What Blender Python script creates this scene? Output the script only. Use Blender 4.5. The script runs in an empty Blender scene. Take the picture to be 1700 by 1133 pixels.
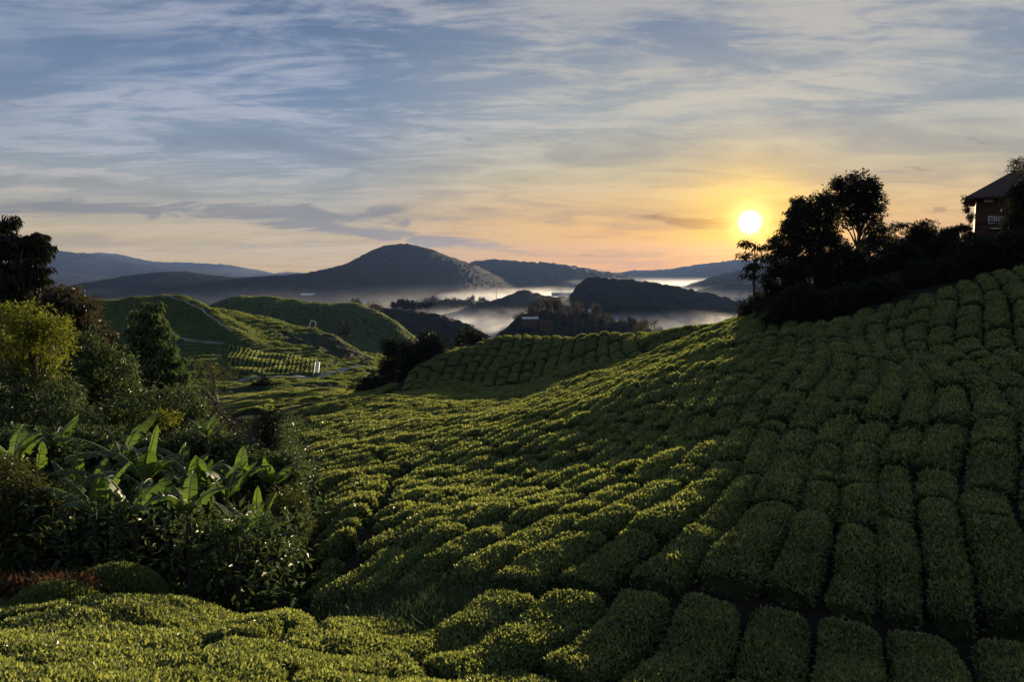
import bpy, math, random
import numpy as np
R = math.radians
rng = np.random.default_rng(7)
random.seed(7)
scene = bpy.context.scene
COL = scene.collection

# ------------------------------------------------------------------ camera
PITCH = R(5.5)
LENS = 26.0
F = 1700 * LENS / 36.0
cp, sp = math.cos(PITCH), math.sin(PITCH)
cam_data = bpy.data.cameras.new('camera')
cam = bpy.data.objects.new('camera', cam_data)
COL.objects.link(cam)
cam.location = (0, 0, 0)
cam.rotation_euler = (R(90) - PITCH, 0, 0)
cam_data.lens = LENS
cam_data.sensor_width = 36.0
cam_data.clip_start = 0.1
cam_data.clip_end = 60000
scene.camera = cam

def ray(px, py):
    x = (px - 850.0) / F
    yc = (566.5 - py) / F
    return np.array([x, cp + sp * yc, -sp + cp * yc])
def at(px, py, d):
    r = ray(px, py)
    return r * (d / r[1])
def proj(P):
    P = np.asarray(P, float)
    f = P[..., 1] * cp - P[..., 2] * sp
    u = P[..., 1] * sp + P[..., 2] * cp
    f = np.where(f < 0.1, 0.1, f)
    return 850 + F * P[..., 0] / f, 566.5 - F * u / f

# ------------------------------------------------------------------ light
sr = ray(1245, 369)
sr = sr / np.linalg.norm(sr)
SUN_EL = math.asin(sr[2])
SUN_AZ = math.atan2(sr[0], sr[1])          # clockwise from +Y
sun_data = bpy.data.lights.new('sun', 'SUN')
sun_data.energy = 5.0
sun_data.angle = R(0.6)
sun_data.color = (1.0, 0.80, 0.50)
sun = bpy.data.objects.new('sun', sun_data)
COL.objects.link(sun)
from mathutils import Vector
sun.rotation_euler = Vector(sr).to_track_quat('Z', 'Y').to_euler()
sun.location = (40, 120, 60)

world = bpy.data.worlds.new('World')
scene.world = world
world.use_nodes = True
wn = world.node_tree
wn.nodes.clear()

class NT:
    """small helper for building node graphs"""
    def __init__(s, tree): s.t = tree
    def n(s, typ, ins=None, **kw):
        nd = s.t.nodes.new(typ)
        for k, v in kw.items(): setattr(nd, k, v)
        for k, v in (ins or {}).items():
            sk = nd.inputs[k]
            if isinstance(v, bpy.types.NodeSocket): s.t.links.new(v, sk)
            else: sk.default_value = v
        return nd
    def m(s, op, a, b=0.0, c=None, clamp=False):
        nd = s.t.nodes.new('ShaderNodeMath'); nd.operation = op; nd.use_clamp = clamp
        for i, v in enumerate((a, b) if c is None else (a, b, c)):
            if isinstance(v, bpy.types.NodeSocket): s.t.links.new(v, nd.inputs[i])
            else: nd.inputs[i].default_value = v
        return nd.outputs[0]
    def vm(s, op, a, b=None, out=0, scale=None):
        nd = s.t.nodes.new('ShaderNodeVectorMath'); nd.operation = op
        for i, v in enumerate((a, b)):
            if v is None: continue
            if isinstance(v, bpy.types.NodeSocket): s.t.links.new(v, nd.inputs[i])
            else: nd.inputs[i].default_value = v
        if scale is not None:
            if isinstance(scale, bpy.types.NodeSocket): s.t.links.new(scale, nd.inputs['Scale'])
            else: nd.inputs['Scale'].default_value = scale
        return nd.outputs[out]
    def ramp(s, fac, stops, interp='LINEAR'):
        nd = s.t.nodes.new('ShaderNodeValToRGB')
        cr = nd.color_ramp; cr.interpolation = interp
        while len(cr.elements) < len(stops): cr.elements.new(0.5)
        for e, (p, c) in zip(cr.elements, stops):
            e.position = p
            e.color = (*c, 1.0) if isinstance(c, (tuple, list)) else (c, c, c, 1.0)
        s.t.links.new(fac, nd.inputs[0])
        return nd.outputs[0]
    def mix(s, fac, a, b, blend='MIX'):
        nd = s.t.nodes.new('ShaderNodeMix'); nd.data_type = 'RGBA'; nd.blend_type = blend; nd.clamp_factor = True
        for k, v in ((0, fac), (6, a), (7, b)):
            if isinstance(v, bpy.types.NodeSocket): s.t.links.new(v, nd.inputs[k])
            elif k == 0: nd.inputs[0].default_value = v
            else: nd.inputs[k].default_value = (*v, 1.0)
        return nd.outputs[2]
    def noise(s, vec, scale, detail=5, rough=0.55, dist=0.0):
        return s.n('ShaderNodeTexNoise', {'Vector': vec, 'Scale': scale, 'Detail': detail, 'Roughness': rough, 'Distortion': dist}).outputs[0]
    def mapr(s, v, a, b, c=0.0, d=1.0, smooth=True):
        nd = s.t.nodes.new('ShaderNodeMapRange'); nd.clamp = True
        nd.interpolation_type = 'SMOOTHSTEP' if smooth else 'LINEAR'
        s.t.links.new(v, nd.inputs[0])
        for i, q in enumerate((a, b, c, d)): nd.inputs[i + 1].default_value = q
        return nd.outputs[0]

def srgb(r, g, b):
    f = lambda c: (c / 255 / 12.92) if c / 255 <= 0.04045 else ((c / 255 + 0.055) / 1.055) ** 2.4
    return (f(r), f(g), f(b))

w = NT(wn)
sky = w.n('ShaderNodeTexSky', sky_type='NISHITA', sun_disc=False)
sky.sun_elevation = SUN_EL
sky.sun_rotation = SUN_AZ
sky.altitude = 1500
sky.air_density = 1.2
sky.dust_density = 2.0
D = w.vm('NORMALIZE', w.n('ShaderNodeTexCoord').outputs['Generated'])
sx = w.n('ShaderNodeSeparateXYZ', {0: D})
X, Y, Z = sx.outputs[0], sx.outputs[1], sx.outputs[2]
dots = w.vm('DOT_PRODUCT', D, tuple(sr), out=1)
# thin high cloud lit by the low sun; elevation 0..0.33 is what the lens sees
e = w.m('MULTIPLY', Z, 2.6, clamp=True)
cool = w.ramp(e, [(0.0, srgb(206, 168, 88)), (0.08, srgb(198, 172, 116)), (0.2, srgb(164, 164, 154)), (0.36, srgb(140, 154, 168)),
                  (0.58, srgb(112, 134, 166)), (0.85, srgb(86, 110, 146)), (1.0, srgb(80, 104, 140))])
warm = w.ramp(e, [(0.0, srgb(224, 146, 14)), (0.08, srgb(230, 162, 34)), (0.18, srgb(226, 180, 106)), (0.32, srgb(198, 184, 146)),
                  (0.50, srgb(160, 168, 170)), (0.80, srgb(118, 136, 160)), (1.0, srgb(96, 118, 150))])
# closeness to the sun in azimuth (flattened so the warm band hugs the horizon)
hz = w.n('ShaderNodeCombineXYZ', {0: X, 1: Y, 2: 0.0}).outputs[0]
hz = w.vm('NORMALIZE', hz)
sh = np.array([sr[0], sr[1], 0]); sh /= np.linalg.norm(sh)
da = w.vm('DOT_PRODUCT', hz, tuple(sh), out=1)
near = w.mapr(da, 0.84, 1.0)
base = w.mix(near, cool, warm)
back = w.mapr(da, -0.6, 0.5)
base = w.mix(w.m('MULTIPLY_ADD', back, 0.45, 0.55), w.mix(0.0, srgb(96, 112, 138), srgb(96, 112, 138)), base)
# cloud plane
inv = w.m('DIVIDE', 1.0, w.m('ADD', w.m('MAXIMUM', Z, 0.0), 0.10))
P = w.n('ShaderNodeCombineXYZ', {0: w.m('MULTIPLY', X, inv), 1: w.m('MULTIPLY', Y, inv), 2: 0.0}).outputs[0]
P1 = w.n('ShaderNodeMapping', {'Vector': P, 'Rotation': (0, 0, R(-12)), 'Scale': (0.8, 1.3, 1), 'Location': (3.1, 1.7, 0)}).outputs[0]
n1 = w.noise(P1, 1.25, 10, 0.62, 0.9)
P2 = w.n('ShaderNodeMapping', {'Vector': P, 'Rotation': (0, 0, R(22)), 'Scale': (1.0, 3.0, 1), 'Location': (7.3, 2.2, 0)}).outputs[0]
n2 = w.noise(P2, 1.7, 9, 0.66, 1.1)
P3 = w.n('ShaderNodeMapping', {'Vector': P, 'Rotation': (0, 0, R(-5)), 'Scale': (0.45, 1.0, 1), 'Location': (1.0, 5.2, 0)}).outputs[0]
n3 = w.noise(P3, 0.7, 4, 0.5, 0.2)
wisps = w.mapr(w.m('ADD', w.m('MULTIPLY', n1, 0.6), w.m('MULTIPLY', n2, 0.4)), 0.44, 0.60)
wisps = w.m('MULTIPLY', wisps, w.mapr(n3, 0.30, 0.56))
lit = w.mix(near, srgb(190, 194, 206), srgb(214, 204, 186))
lit = w.mix(w.mapr(Z, 0.02, 0.17), w.mix(near, srgb(216, 186, 146), srgb(244, 186, 88)), lit)
c1 = w.mix(w.m('MULTIPLY', wisps, 0.60), base, lit)
# grey undersides
dark = w.mapr(w.m('ADD', w.m('MULTIPLY', n1, 0.5), w.m('MULTIPLY', n3, 0.5)), 0.52, 0.38)
c1 = w.mix(w.m('MULTIPLY', dark, 0.42), c1, w.mix(w.mapr(Z, 0.02, 0.2), srgb(144, 124, 108), srgb(104, 122, 150)))
# low stratus bars: a long grey bar over the left hills, small ones beside the sun
Pa = w.n('ShaderNodeCombineXYZ', {0: w.m('ARCTAN2', X, Y), 1: Z, 2: 0.0}).outputs[0]
Pn = w.n('ShaderNodeMapping', {'Vector': Pa, 'Scale': (9.0, 46.0, 1), 'Location': (0.6, 0.3, 0)}).outputs[0]
nb = w.noise(Pn, 1.0, 8, 0.62, 0.9)
Pq = w.n('ShaderNodeMapping', {'Vector': Pa, 'Scale': (14.0, 80.0, 1), 'Location': (4.6, 0.9, 0)}).outputs[0]
nb2 = w.noise(Pq, 1.0, 6, 0.6, 0.4)
az = w.m('ARCTAN2', X, Y)
def bar(azc, azw, zc, zw, slope, nn, lo, hi):
    u = w.m('DIVIDE', w.m('SUBTRACT', az, azc), azw)
    v = w.m('DIVIDE', w.m('SUBTRACT', w.m('SUBTRACT', Z, zc), w.m('MULTIPLY', w.m('SUBTRACT', az, azc), slope)), zw)
    r2 = w.m('ADD', w.m('MULTIPLY', u, u), w.m('MULTIPLY', v, v))
    mk = w.m('EXPONENT', w.m('MULTIPLY', r2, -1.0))
    return w.mapr(w.m('ADD', w.m('MULTIPLY', mk, 0.5), w.m('MULTIPLY', w.m('SUBTRACT', nn, 0.5), 1.5)), lo, hi)
b1 = bar(-0.36, 0.26, 0.072, 0.013, 0.0, nb, 0.16, 0.42)
b1b = bar(-0.17, 0.26, 0.046, 0.011, -0.10, nb, 0.18, 0.46)
b2 = bar(0.250, 0.085, 0.062, 0.010, 0.0, nb2, 0.20, 0.46)
b3 = bar(0.05, 0.5, 0.022, 0.010, 0.0, nb2, 0.45, 0.7)
sh1 = w.mix(near, srgb(116, 120, 138), srgb(146, 112, 84))
c2 = w.mix(w.m('MULTIPLY', w.m('MAXIMUM', b1, b1b), 0.72), c1, srgb(118, 120, 130))
c2 = w.mix(w.m('MULTIPLY', b2, 0.85), c2, srgb(122, 94, 70))
c2 = w.mix(w.m('MULTIPLY', b3, 0.45), c2, sh1)
# aureole and disc
om = w.m('SUBTRACT', 1.0, dots)
g1 = w.m('EXPONENT', w.m('MULTIPLY', om, -1.0 / 0.0030))
g2 = w.m('EXPONENT', w.m('MULTIPLY', om, -1.0 / 0.014))
g0 = w.m('EXPONENT', w.m('MULTIPLY', om, -1.0 / 0.00022))
lowglow = w.mapr(Z, 0.16, 0.02)
c3 = w.vm('ADD', c2, w.vm('SCALE', (0.20, 0.075, -0.05), scale=w.m('MULTIPLY', g2, w.m('ADD', 0.35, w.m('MULTIPLY', lowglow, 0.65)))))
c3 = w.vm('ADD', c3, w.vm('SCALE', (0.55, 0.30, -0.06), scale=g1))
c3 = w.vm('ADD', c3, w.vm('SCALE', (1.5, 1.1, 0.35), scale=g0))
disc = w.mapr(dots, math.cos(R(1.0)), math.cos(R(0.4)))
c3 = w.vm('ADD', c3, w.vm('SCALE', (1.6, 1.5, 1.2), scale=disc))
below = w.mapr(Z, -0.02, 0.0)
c3 = w.mix(below, (0.05, 0.045, 0.045), w.vm('MAXIMUM', c3, (0.0, 0.0, 0.0)))
tot = w.vm('ADD', w.vm('SCALE', c3, scale=5.5), w.vm('SCALE', sky.outputs[0], scale=0.02))
bg = w.n('ShaderNodeBackground', {'Color': tot, 'Strength': 0.1})
wo = w.n('ShaderNodeOutputWorld', {'Surface': bg.outputs[0]})
world.cycles.sampling_method = 'MANUAL'
world.cycles.sample_map_resolution = 512

# ------------------------------------------------------------------ render settings
vs = scene.view_settings
vs.view_transform = 'Standard'
vs.look = 'None'
vs.exposure = 0.85
vs.gamma = 1.0
scene.render.engine = 'CYCLES'
cy = scene.cycles
cy.max_bounces = 6
cy.diffuse_bounces = 2
cy.glossy_bounces = 2
cy.transmission_bounces = 3
cy.transparent_max_bounces = 6
cy.volume_bounces = 1
cy.caustics_reflective = False
cy.caustics_refractive = False
cy.use_adaptive_sampling = True
cy.adaptive_threshold = 0.02
cy.use_denoising = True
cy.sample_clamp_direct = 4.0
cy.sample_clamp_indirect = 2.0

# ------------------------------------------------------------------ helpers
def hsh(ix, iy, s):
    h = (ix * 374761393 + iy * 668265263 + s * 1442695041) & 0xFFFFFFFF
    h = ((h ^ (h >> 13)) * 1274126177) & 0xFFFFFFFF
    h = h ^ (h >> 16)
    return (h & 0xFFFF) / 65535.0
def vnoise(x, y, s=0):
    x = np.asarray(x, float); y = np.asarray(y, float)
    ix = np.floor(x).astype(np.int64); iy = np.floor(y).astype(np.int64)
    fx = x - ix; fy = y - iy
    fx = fx * fx * fx * (fx * (fx * 6 - 15) + 10); fy = fy * fy * fy * (fy * (fy * 6 - 15) + 10)
    a = hsh(ix, iy, s); b = hsh(ix + 1, iy, s); c = hsh(ix, iy + 1, s); d = hsh(ix + 1, iy + 1, s)
    return (a * (1 - fx) + b * fx) * (1 - fy) + (c * (1 - fx) + d * fx) * fy * 1.0
def fbm(x, y, s=0, o=4, g=0.5):
    t = 0; amp = 1; n = 0
    for i in range(o):
        t = t + amp * (vnoise(x * 2 ** i, y * 2 ** i, s + i * 17) - 0.5); n += amp; amp *= g
    return t / n * 2

class MB:
    """collects geometry that becomes one mesh object"""
    def __init__(s):
        s.v = []; s.f = []; s.m = []; s.sm = []; s.n = 0; s.attr = []
    def add(s, v, f, mat=0, smooth=False):
        v = np.asarray(v, np.float32).reshape(-1, 3); f = np.asarray(f, np.int64)
        if len(f) == 0: return
        s.v.append(v); s.f.append(f + s.n); s.n += len(v)
        s.m.append(np.full(len(f), mat, np.int32)); s.sm.append(np.full(len(f), smooth, bool))
    def box(s, c, size, mat=0, rz=0.0, M=None):
        x, y, z = [q / 2 for q in size]
        v = np.array([(-x, -y, -z), (x, -y, -z), (x, y, -z), (-x, y, -z), (-x, -y, z), (x, -y, z), (x, y, z), (-x, y, z)])
        if M is not None: v = v @ np.asarray(M).T
        cz, sz = math.cos(rz), math.sin(rz)
        v = np.stack([v[:, 0] * cz - v[:, 1] * sz, v[:, 0] * sz + v[:, 1] * cz, v[:, 2]], 1) + np.asarray(c)
        s.add(v, [(3, 2, 1, 0), (4, 5, 6, 7), (0, 1, 5, 4), (1, 2, 6, 5), (2, 3, 7, 6), (3, 0, 4, 7)], mat)
    def tube(s, pts, rad, k=6, mat=0):
        pts = np.asarray(pts, float); n = len(pts)
        t = np.gradient(pts, axis=0); t /= np.linalg.norm(t, axis=1)[:, None] + 1e-9
        ref = np.where(np.abs(t[:, 2:3]) > 0.9, [[1.0, 0, 0]], [[0, 0, 1.0]])
        a = np.cross(t, ref); a /= np.linalg.norm(a, axis=1)[:, None] + 1e-9
        b = np.cross(t, a)
        an = np.linspace(0, 2 * np.pi, k, endpoint=False)
        rad = np.broadcast_to(np.asarray(rad, float), (n,))
        v = pts[:, None] + rad[:, None, None] * (a[:, None] * np.cos(an)[None, :, None] + b[:, None] * np.sin(an)[None, :, None])
        i = np.arange(n - 1)[:, None] * k; j = np.arange(k)[None]; j2 = (j + 1) % k
        f = np.stack([i + j, i + j2, i + k + j2, i + k + j], -1).reshape(-1, 4)
        s.add(v.reshape(-1, 3), f, mat, True)
    def leaves(s, p, d, nrm, L, W, mat=0, fold=0.25, droop=0.0):
        """diamond leaves: base p, direction d, blade normal nrm"""
        n = len(p)
        if n == 0: return
        d = d / (np.linalg.norm(d, axis=1)[:, None] + 1e-9)
        sd = np.cross(d, nrm); sd /= np.linalg.norm(sd, axis=1)[:, None] + 1e-9
        nn = np.cross(sd, d)
        L = np.broadcast_to(L, (n,))[:, None]; W = np.broadcast_to(W, (n,))[:, None]
        mid = p + d * L * 0.45
        v = np.stack([p, mid - sd * W * 0.5 + nn * W * fold, p + d * L - nn * L * droop, mid + sd * W * 0.5 + nn * W * fold], 1)
        s.add(v.reshape(-1, 3), np.arange(n * 4).reshape(n, 4), mat)
    def grid(s, G, mat=0, smooth=True, closed=False):
        nu, nv = G.shape[:2]
        i = np.arange(nu - 1)[:, None] * nv; j = np.arange(nv - 1)[None]
        f = np.stack([i + j, i + nv + j, i + nv + j + 1, i + j + 1], -1).reshape(-1, 4)
        s.add(G.reshape(-1, 3), f, mat, smooth)
    def build(s, name, mats, parent=None, origin=None):
        v = np.concatenate(s.v); f = np.concatenate(s.f); m = np.concatenate(s.m); sm = np.concatenate(s.sm)
        if origin is not None: v = v - np.asarray(origin, np.float32)
        me = bpy.data.meshes.new(name)
        me.vertices.add(len(v)); me.vertices.foreach_set('co', np.ascontiguousarray(v, np.float32).ravel())
        me.loops.add(f.size); me.loops.foreach_set('vertex_index', f.ravel().astype(np.int32))
        me.polygons.add(len(f)); me.polygons.foreach_set('loop_start', (np.arange(len(f)) * 4).astype(np.int32))
        me.polygons.foreach_set('material_index', m); me.polygons.foreach_set('use_smooth', sm)
        for q in (mats if isinstance(mats, (list, tuple)) else [mats]): me.materials.append(q)
        me.update(calc_edges=True)
        o = bpy.data.objects.new(name, me); COL.objects.link(o)
        if parent is not None: o.parent = parent
        elif origin is not None: o.location = origin
        return o
def tag(o, label=None, cat=None, group=None, kind=None):
    if label: o['label'] = label
    if cat: o['category'] = cat
    if group: o['group'] = group
    if kind: o['kind'] = kind
    return o
def empty(name, loc, label, cat, group=None):
    o = bpy.data.objects.new(name, None); COL.objects.link(o)
    o.location = loc; o.empty_display_size = 0.3
    return tag(o, label, cat, group)
ORD = ['first', 'second', 'third', 'fourth', 'fifth', 'sixth', 'seventh', 'eighth', 'ninth', 'tenth', 'eleventh', 'twelfth', 'thirteenth', 'fourteenth',
       'fifteenth', 'sixteenth', 'seventeenth', 'eighteenth', 'nineteenth', 'twentieth']
ORD += ['twenty-' + q for q in ORD[:9]] + ['thirtieth'] + ['thirty-' + q for q in ORD[:9]] + ['fortieth'] + ['forty-' + q for q in ORD[:9]]

# ------------------------------------------------------------------ materials
def mat(name):
    m = bpy.data.materials.new(name); m.use_nodes = True; m.node_tree.nodes.clear()
    return m, NT(m.node_tree)
def leaf_mat(name, c1, c2, c3=None, trans=0.45, rough=0.45, spec=0.5, tcol=None):
    m, t = mat(name)
    g = t.n('ShaderNodeNewGeometry')
    pos = g.outputs['Position']
    rnd = g.outputs['Random Per Island']
    stops = [(0.0, c1), (0.55, c2)] + ([(1.0, c3)] if c3 else [(1.0, c2)])
    col = t.ramp(rnd, stops)
    big = t.noise(pos, 0.35, 3)
    col = t.mix(t.mapr(big, 0.35, 0.65), t.mix(0.35, col, c1), col)
    p = t.n('ShaderNodeBsdfPrincipled', {'Base Color': col, 'Roughness': rough, 'Specular IOR Level': spec})
    tc = t.mix(0.5, col, tcol or tuple(min(1, q * 1.6) for q in c2))
    tr = t.n('ShaderNodeBsdfTranslucent', {'Color': tc})
    mx = t.n('ShaderNodeMixShader', {0: trans, 1: p.outputs[0], 2: tr.outputs[0]})
    t.n('ShaderNodeOutputMaterial', {'Surface': mx.outputs[0]})
    return m
def solid(name, c1, c2, scale=3.0, rough=0.85, bump=0.0, spec=0.3, metal=0.0):
    m, t = mat(name)
    pos = t.n('ShaderNodeTexCoord').outputs['Object']
    nz = t.noise(pos, scale, 5, 0.6)
    col = t.mix(t.mapr(nz, 0.35, 0.65), c1, c2)
    ins = {'Base Color': col, 'Roughness': rough, 'Specular IOR Level': spec, 'Metallic': metal}
    if bump:
        ins['Normal'] = t.n('ShaderNodeBump', {'Height': t.noise(pos, scale * 3, 6, 0.65), 'Strength': 0.8, 'Distance': bump}).outputs[0]
    p = t.n('ShaderNodeBsdfPrincipled', ins)
    t.n('ShaderNodeOutputMaterial', {'Surface': p.outputs[0]})
    return m
M = {}
M['tea_leaf'] = leaf_mat('tea_leaf', (0.050, 0.072, 0.030), (0.104, 0.138, 0.046), (0.18, 0.20, 0.065), 0.34, 0.38, 0.7, (0.40, 0.46, 0.07))
M['tea_shoot'] = leaf_mat('tea_shoot', (0.13, 0.17, 0.050), (0.23, 0.26, 0.07), (0.35, 0.33, 0.10), 0.5, 0.45, 0.4, (0.58, 0.62, 0.11))
M['far_leaf'] = leaf_mat('far_leaf', (0.032, 0.054, 0.020), (0.070, 0.105, 0.028), (0.13, 0.16, 0.04), 0.45, 0.5, 0.4, (0.38, 0.44, 0.05))
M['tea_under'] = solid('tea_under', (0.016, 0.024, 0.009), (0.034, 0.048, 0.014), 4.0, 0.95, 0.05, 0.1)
M['jungle_leaf'] = leaf_mat('jungle_leaf', (0.026, 0.046, 0.018), (0.070, 0.105, 0.030), (0.16, 0.18, 0.05), 0.36, 0.48, 0.4)
M['olive_leaf'] = leaf_mat('olive_leaf', (0.030, 0.038, 0.012), (0.070, 0.082, 0.018), (0.13, 0.13, 0.03), 0.40, 0.5, 0.3)
M['yellow_leaf'] = leaf_mat('yellow_leaf', (0.07, 0.10, 0.014), (0.17, 0.19, 0.018), (0.30, 0.27, 0.03), 0.45, 0.5, 0.3)
M['brown_leaf'] = leaf_mat('brown_leaf', (0.035, 0.026, 0.014), (0.062, 0.052, 0.022), (0.09, 0.07, 0.03), 0.35, 0.5, 0.4)
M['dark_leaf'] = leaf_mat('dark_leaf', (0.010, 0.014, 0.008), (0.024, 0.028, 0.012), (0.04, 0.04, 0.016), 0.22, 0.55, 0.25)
M['banana_leaf'] = leaf_mat('banana_leaf', (0.03, 0.06, 0.02), (0.06, 0.11, 0.025), (0.11, 0.17, 0.03), 0.42, 0.45, 0.35, (0.26, 0.40, 0.03))
M['banana_rib'] = solid('banana_rib', (0.20, 0.20, 0.08), (0.28, 0.26, 0.12), 6, 0.5)
M['bark'] = solid('bark', (0.045, 0.034, 0.026), (0.10, 0.08, 0.06), 6, 0.9, 0.03)
M['pale_bark'] = solid('pale_bark', (0.16, 0.12, 0.09), (0.28, 0.22, 0.17), 6, 0.85, 0.02)
M['fern_red'] = leaf_mat('fern_red', (0.05, 0.030, 0.014), (0.11, 0.052, 0.024), (0.16, 0.10, 0.035), 0.35, 0.7, 0.1)
M['grass'] = leaf_mat('grass', (0.04, 0.065, 0.025), (0.07, 0.105, 0.035), (0.11, 0.13, 0.05), 0.35, 0.6, 0.2)
M['white'] = solid('white_paint', (0.62, 0.62, 0.60), (0.74, 0.74, 0.72), 2, 0.5)
M['wood_wall'] = solid('wood_wall', (0.070, 0.028, 0.020), (0.12, 0.050, 0.034), 5, 0.8, 0.01)
M['roof_tile'] = solid('roof_tile', (0.045, 0.022, 0.018), (0.075, 0.036, 0.028), 8, 0.8, 0.02)
M['glass'] = solid('window_glass', (0.12, 0.14, 0.17), (0.20, 0.22, 0.26), 2, 0.12, 0, 0.6)
M['metal_sheet'] = solid('metal_sheet', (0.55, 0.55, 0.54), (0.66, 0.66, 0.66), 1, 0.35, 0, 0.6)
M['road'] = solid('road_concrete', (0.22, 0.20, 0.18), (0.32, 0.29, 0.26), 0.5, 0.9)
M['forest'] = None

def ground_mat():
    m, t = mat('ground')
    g = t.n('ShaderNodeNewGeometry'); pos = g.outputs['Position']
    tea = t.n('ShaderNodeAttribute', attribute_name='tea').outputs['Fac']
    gap = t.n('ShaderNodeAttribute', attribute_name='gap').outputs['Fac']
    bare = t.n('ShaderNodeAttribute', attribute_name='bare').outputs['Fac']
    soil = t.ramp(t.noise(pos, 2.2, 8, 0.65), [(0.3, (0.012, 0.009, 0.007)), (0.5, (0.022, 0.016, 0.012)), (0.7, (0.022, 0.026, 0.012))])
    n2 = t.noise(pos, 0.05, 6, 0.6)
    wood = t.ramp(t.noise(pos, 0.12, 8, 0.7), [(0.3, (0.014, 0.020, 0.010)), (0.6, (0.034, 0.044, 0.018))])
    teac = t.ramp(n2, [(0.3, (0.035, 0.060, 0.018)), (0.55, (0.050, 0.080, 0.020)), (0.75, (0.070, 0.095, 0.022))])
    fine = t.noise(pos, 1.6, 5, 0.7)
    teac = t.mix(t.m('MULTIPLY', t.mapr(fine, 0.5, 0.62), 0.4), teac, (0.03, 0.05, 0.014))
    teac = t.mix(gap, teac, (0.016, 0.020, 0.010))
    col = t.mix(tea, t.mix(bare, wood, soil), teac)
    hb = t.noise(pos, 1.1, 6, 0.7)
    bp = t.n('ShaderNodeBump', {'Height': hb, 'Strength': 0.7, 'Distance': 0.5})
    p = t.n('ShaderNodeBsdfPrincipled', {'Base Color': col, 'Roughness': 0.95, 'Specular IOR Level': 0.1, 'Normal': bp.outputs[0]})
    t.n('ShaderNodeOutputMaterial', {'Surface': p.outputs[0]})
    return m
M['ground'] = ground_mat()
def forest_mat(name, a, b, scale):
    m, t = mat(name)
    pos = t.n('ShaderNodeNewGeometry').outputs['Position']
    v = t.n('ShaderNodeTexVoronoi', {'Vector': pos, 'Scale': scale}).outputs[0]
    n = t.noise(pos, scale * 0.25, 6, 0.65)
    col = t.mix(t.mapr(n, 0.35, 0.65), a, b)
    bp = t.n('ShaderNodeBump', {'Height': v, 'Strength': 0.9, 'Distance': -2.0})
    p = t.n('ShaderNodeBsdfPrincipled', {'Base Color': col, 'Roughness': 1.0, 'Specular IOR Level': 0.05, 'Normal': bp.outputs[0]})
    t.n('ShaderNodeOutputMaterial', {'Surface': p.outputs[0]})
    return m
M['forest'] = forest_mat('forest', (0.006, 0.009, 0.008), (0.016, 0.020, 0.014), 0.12)

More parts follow.
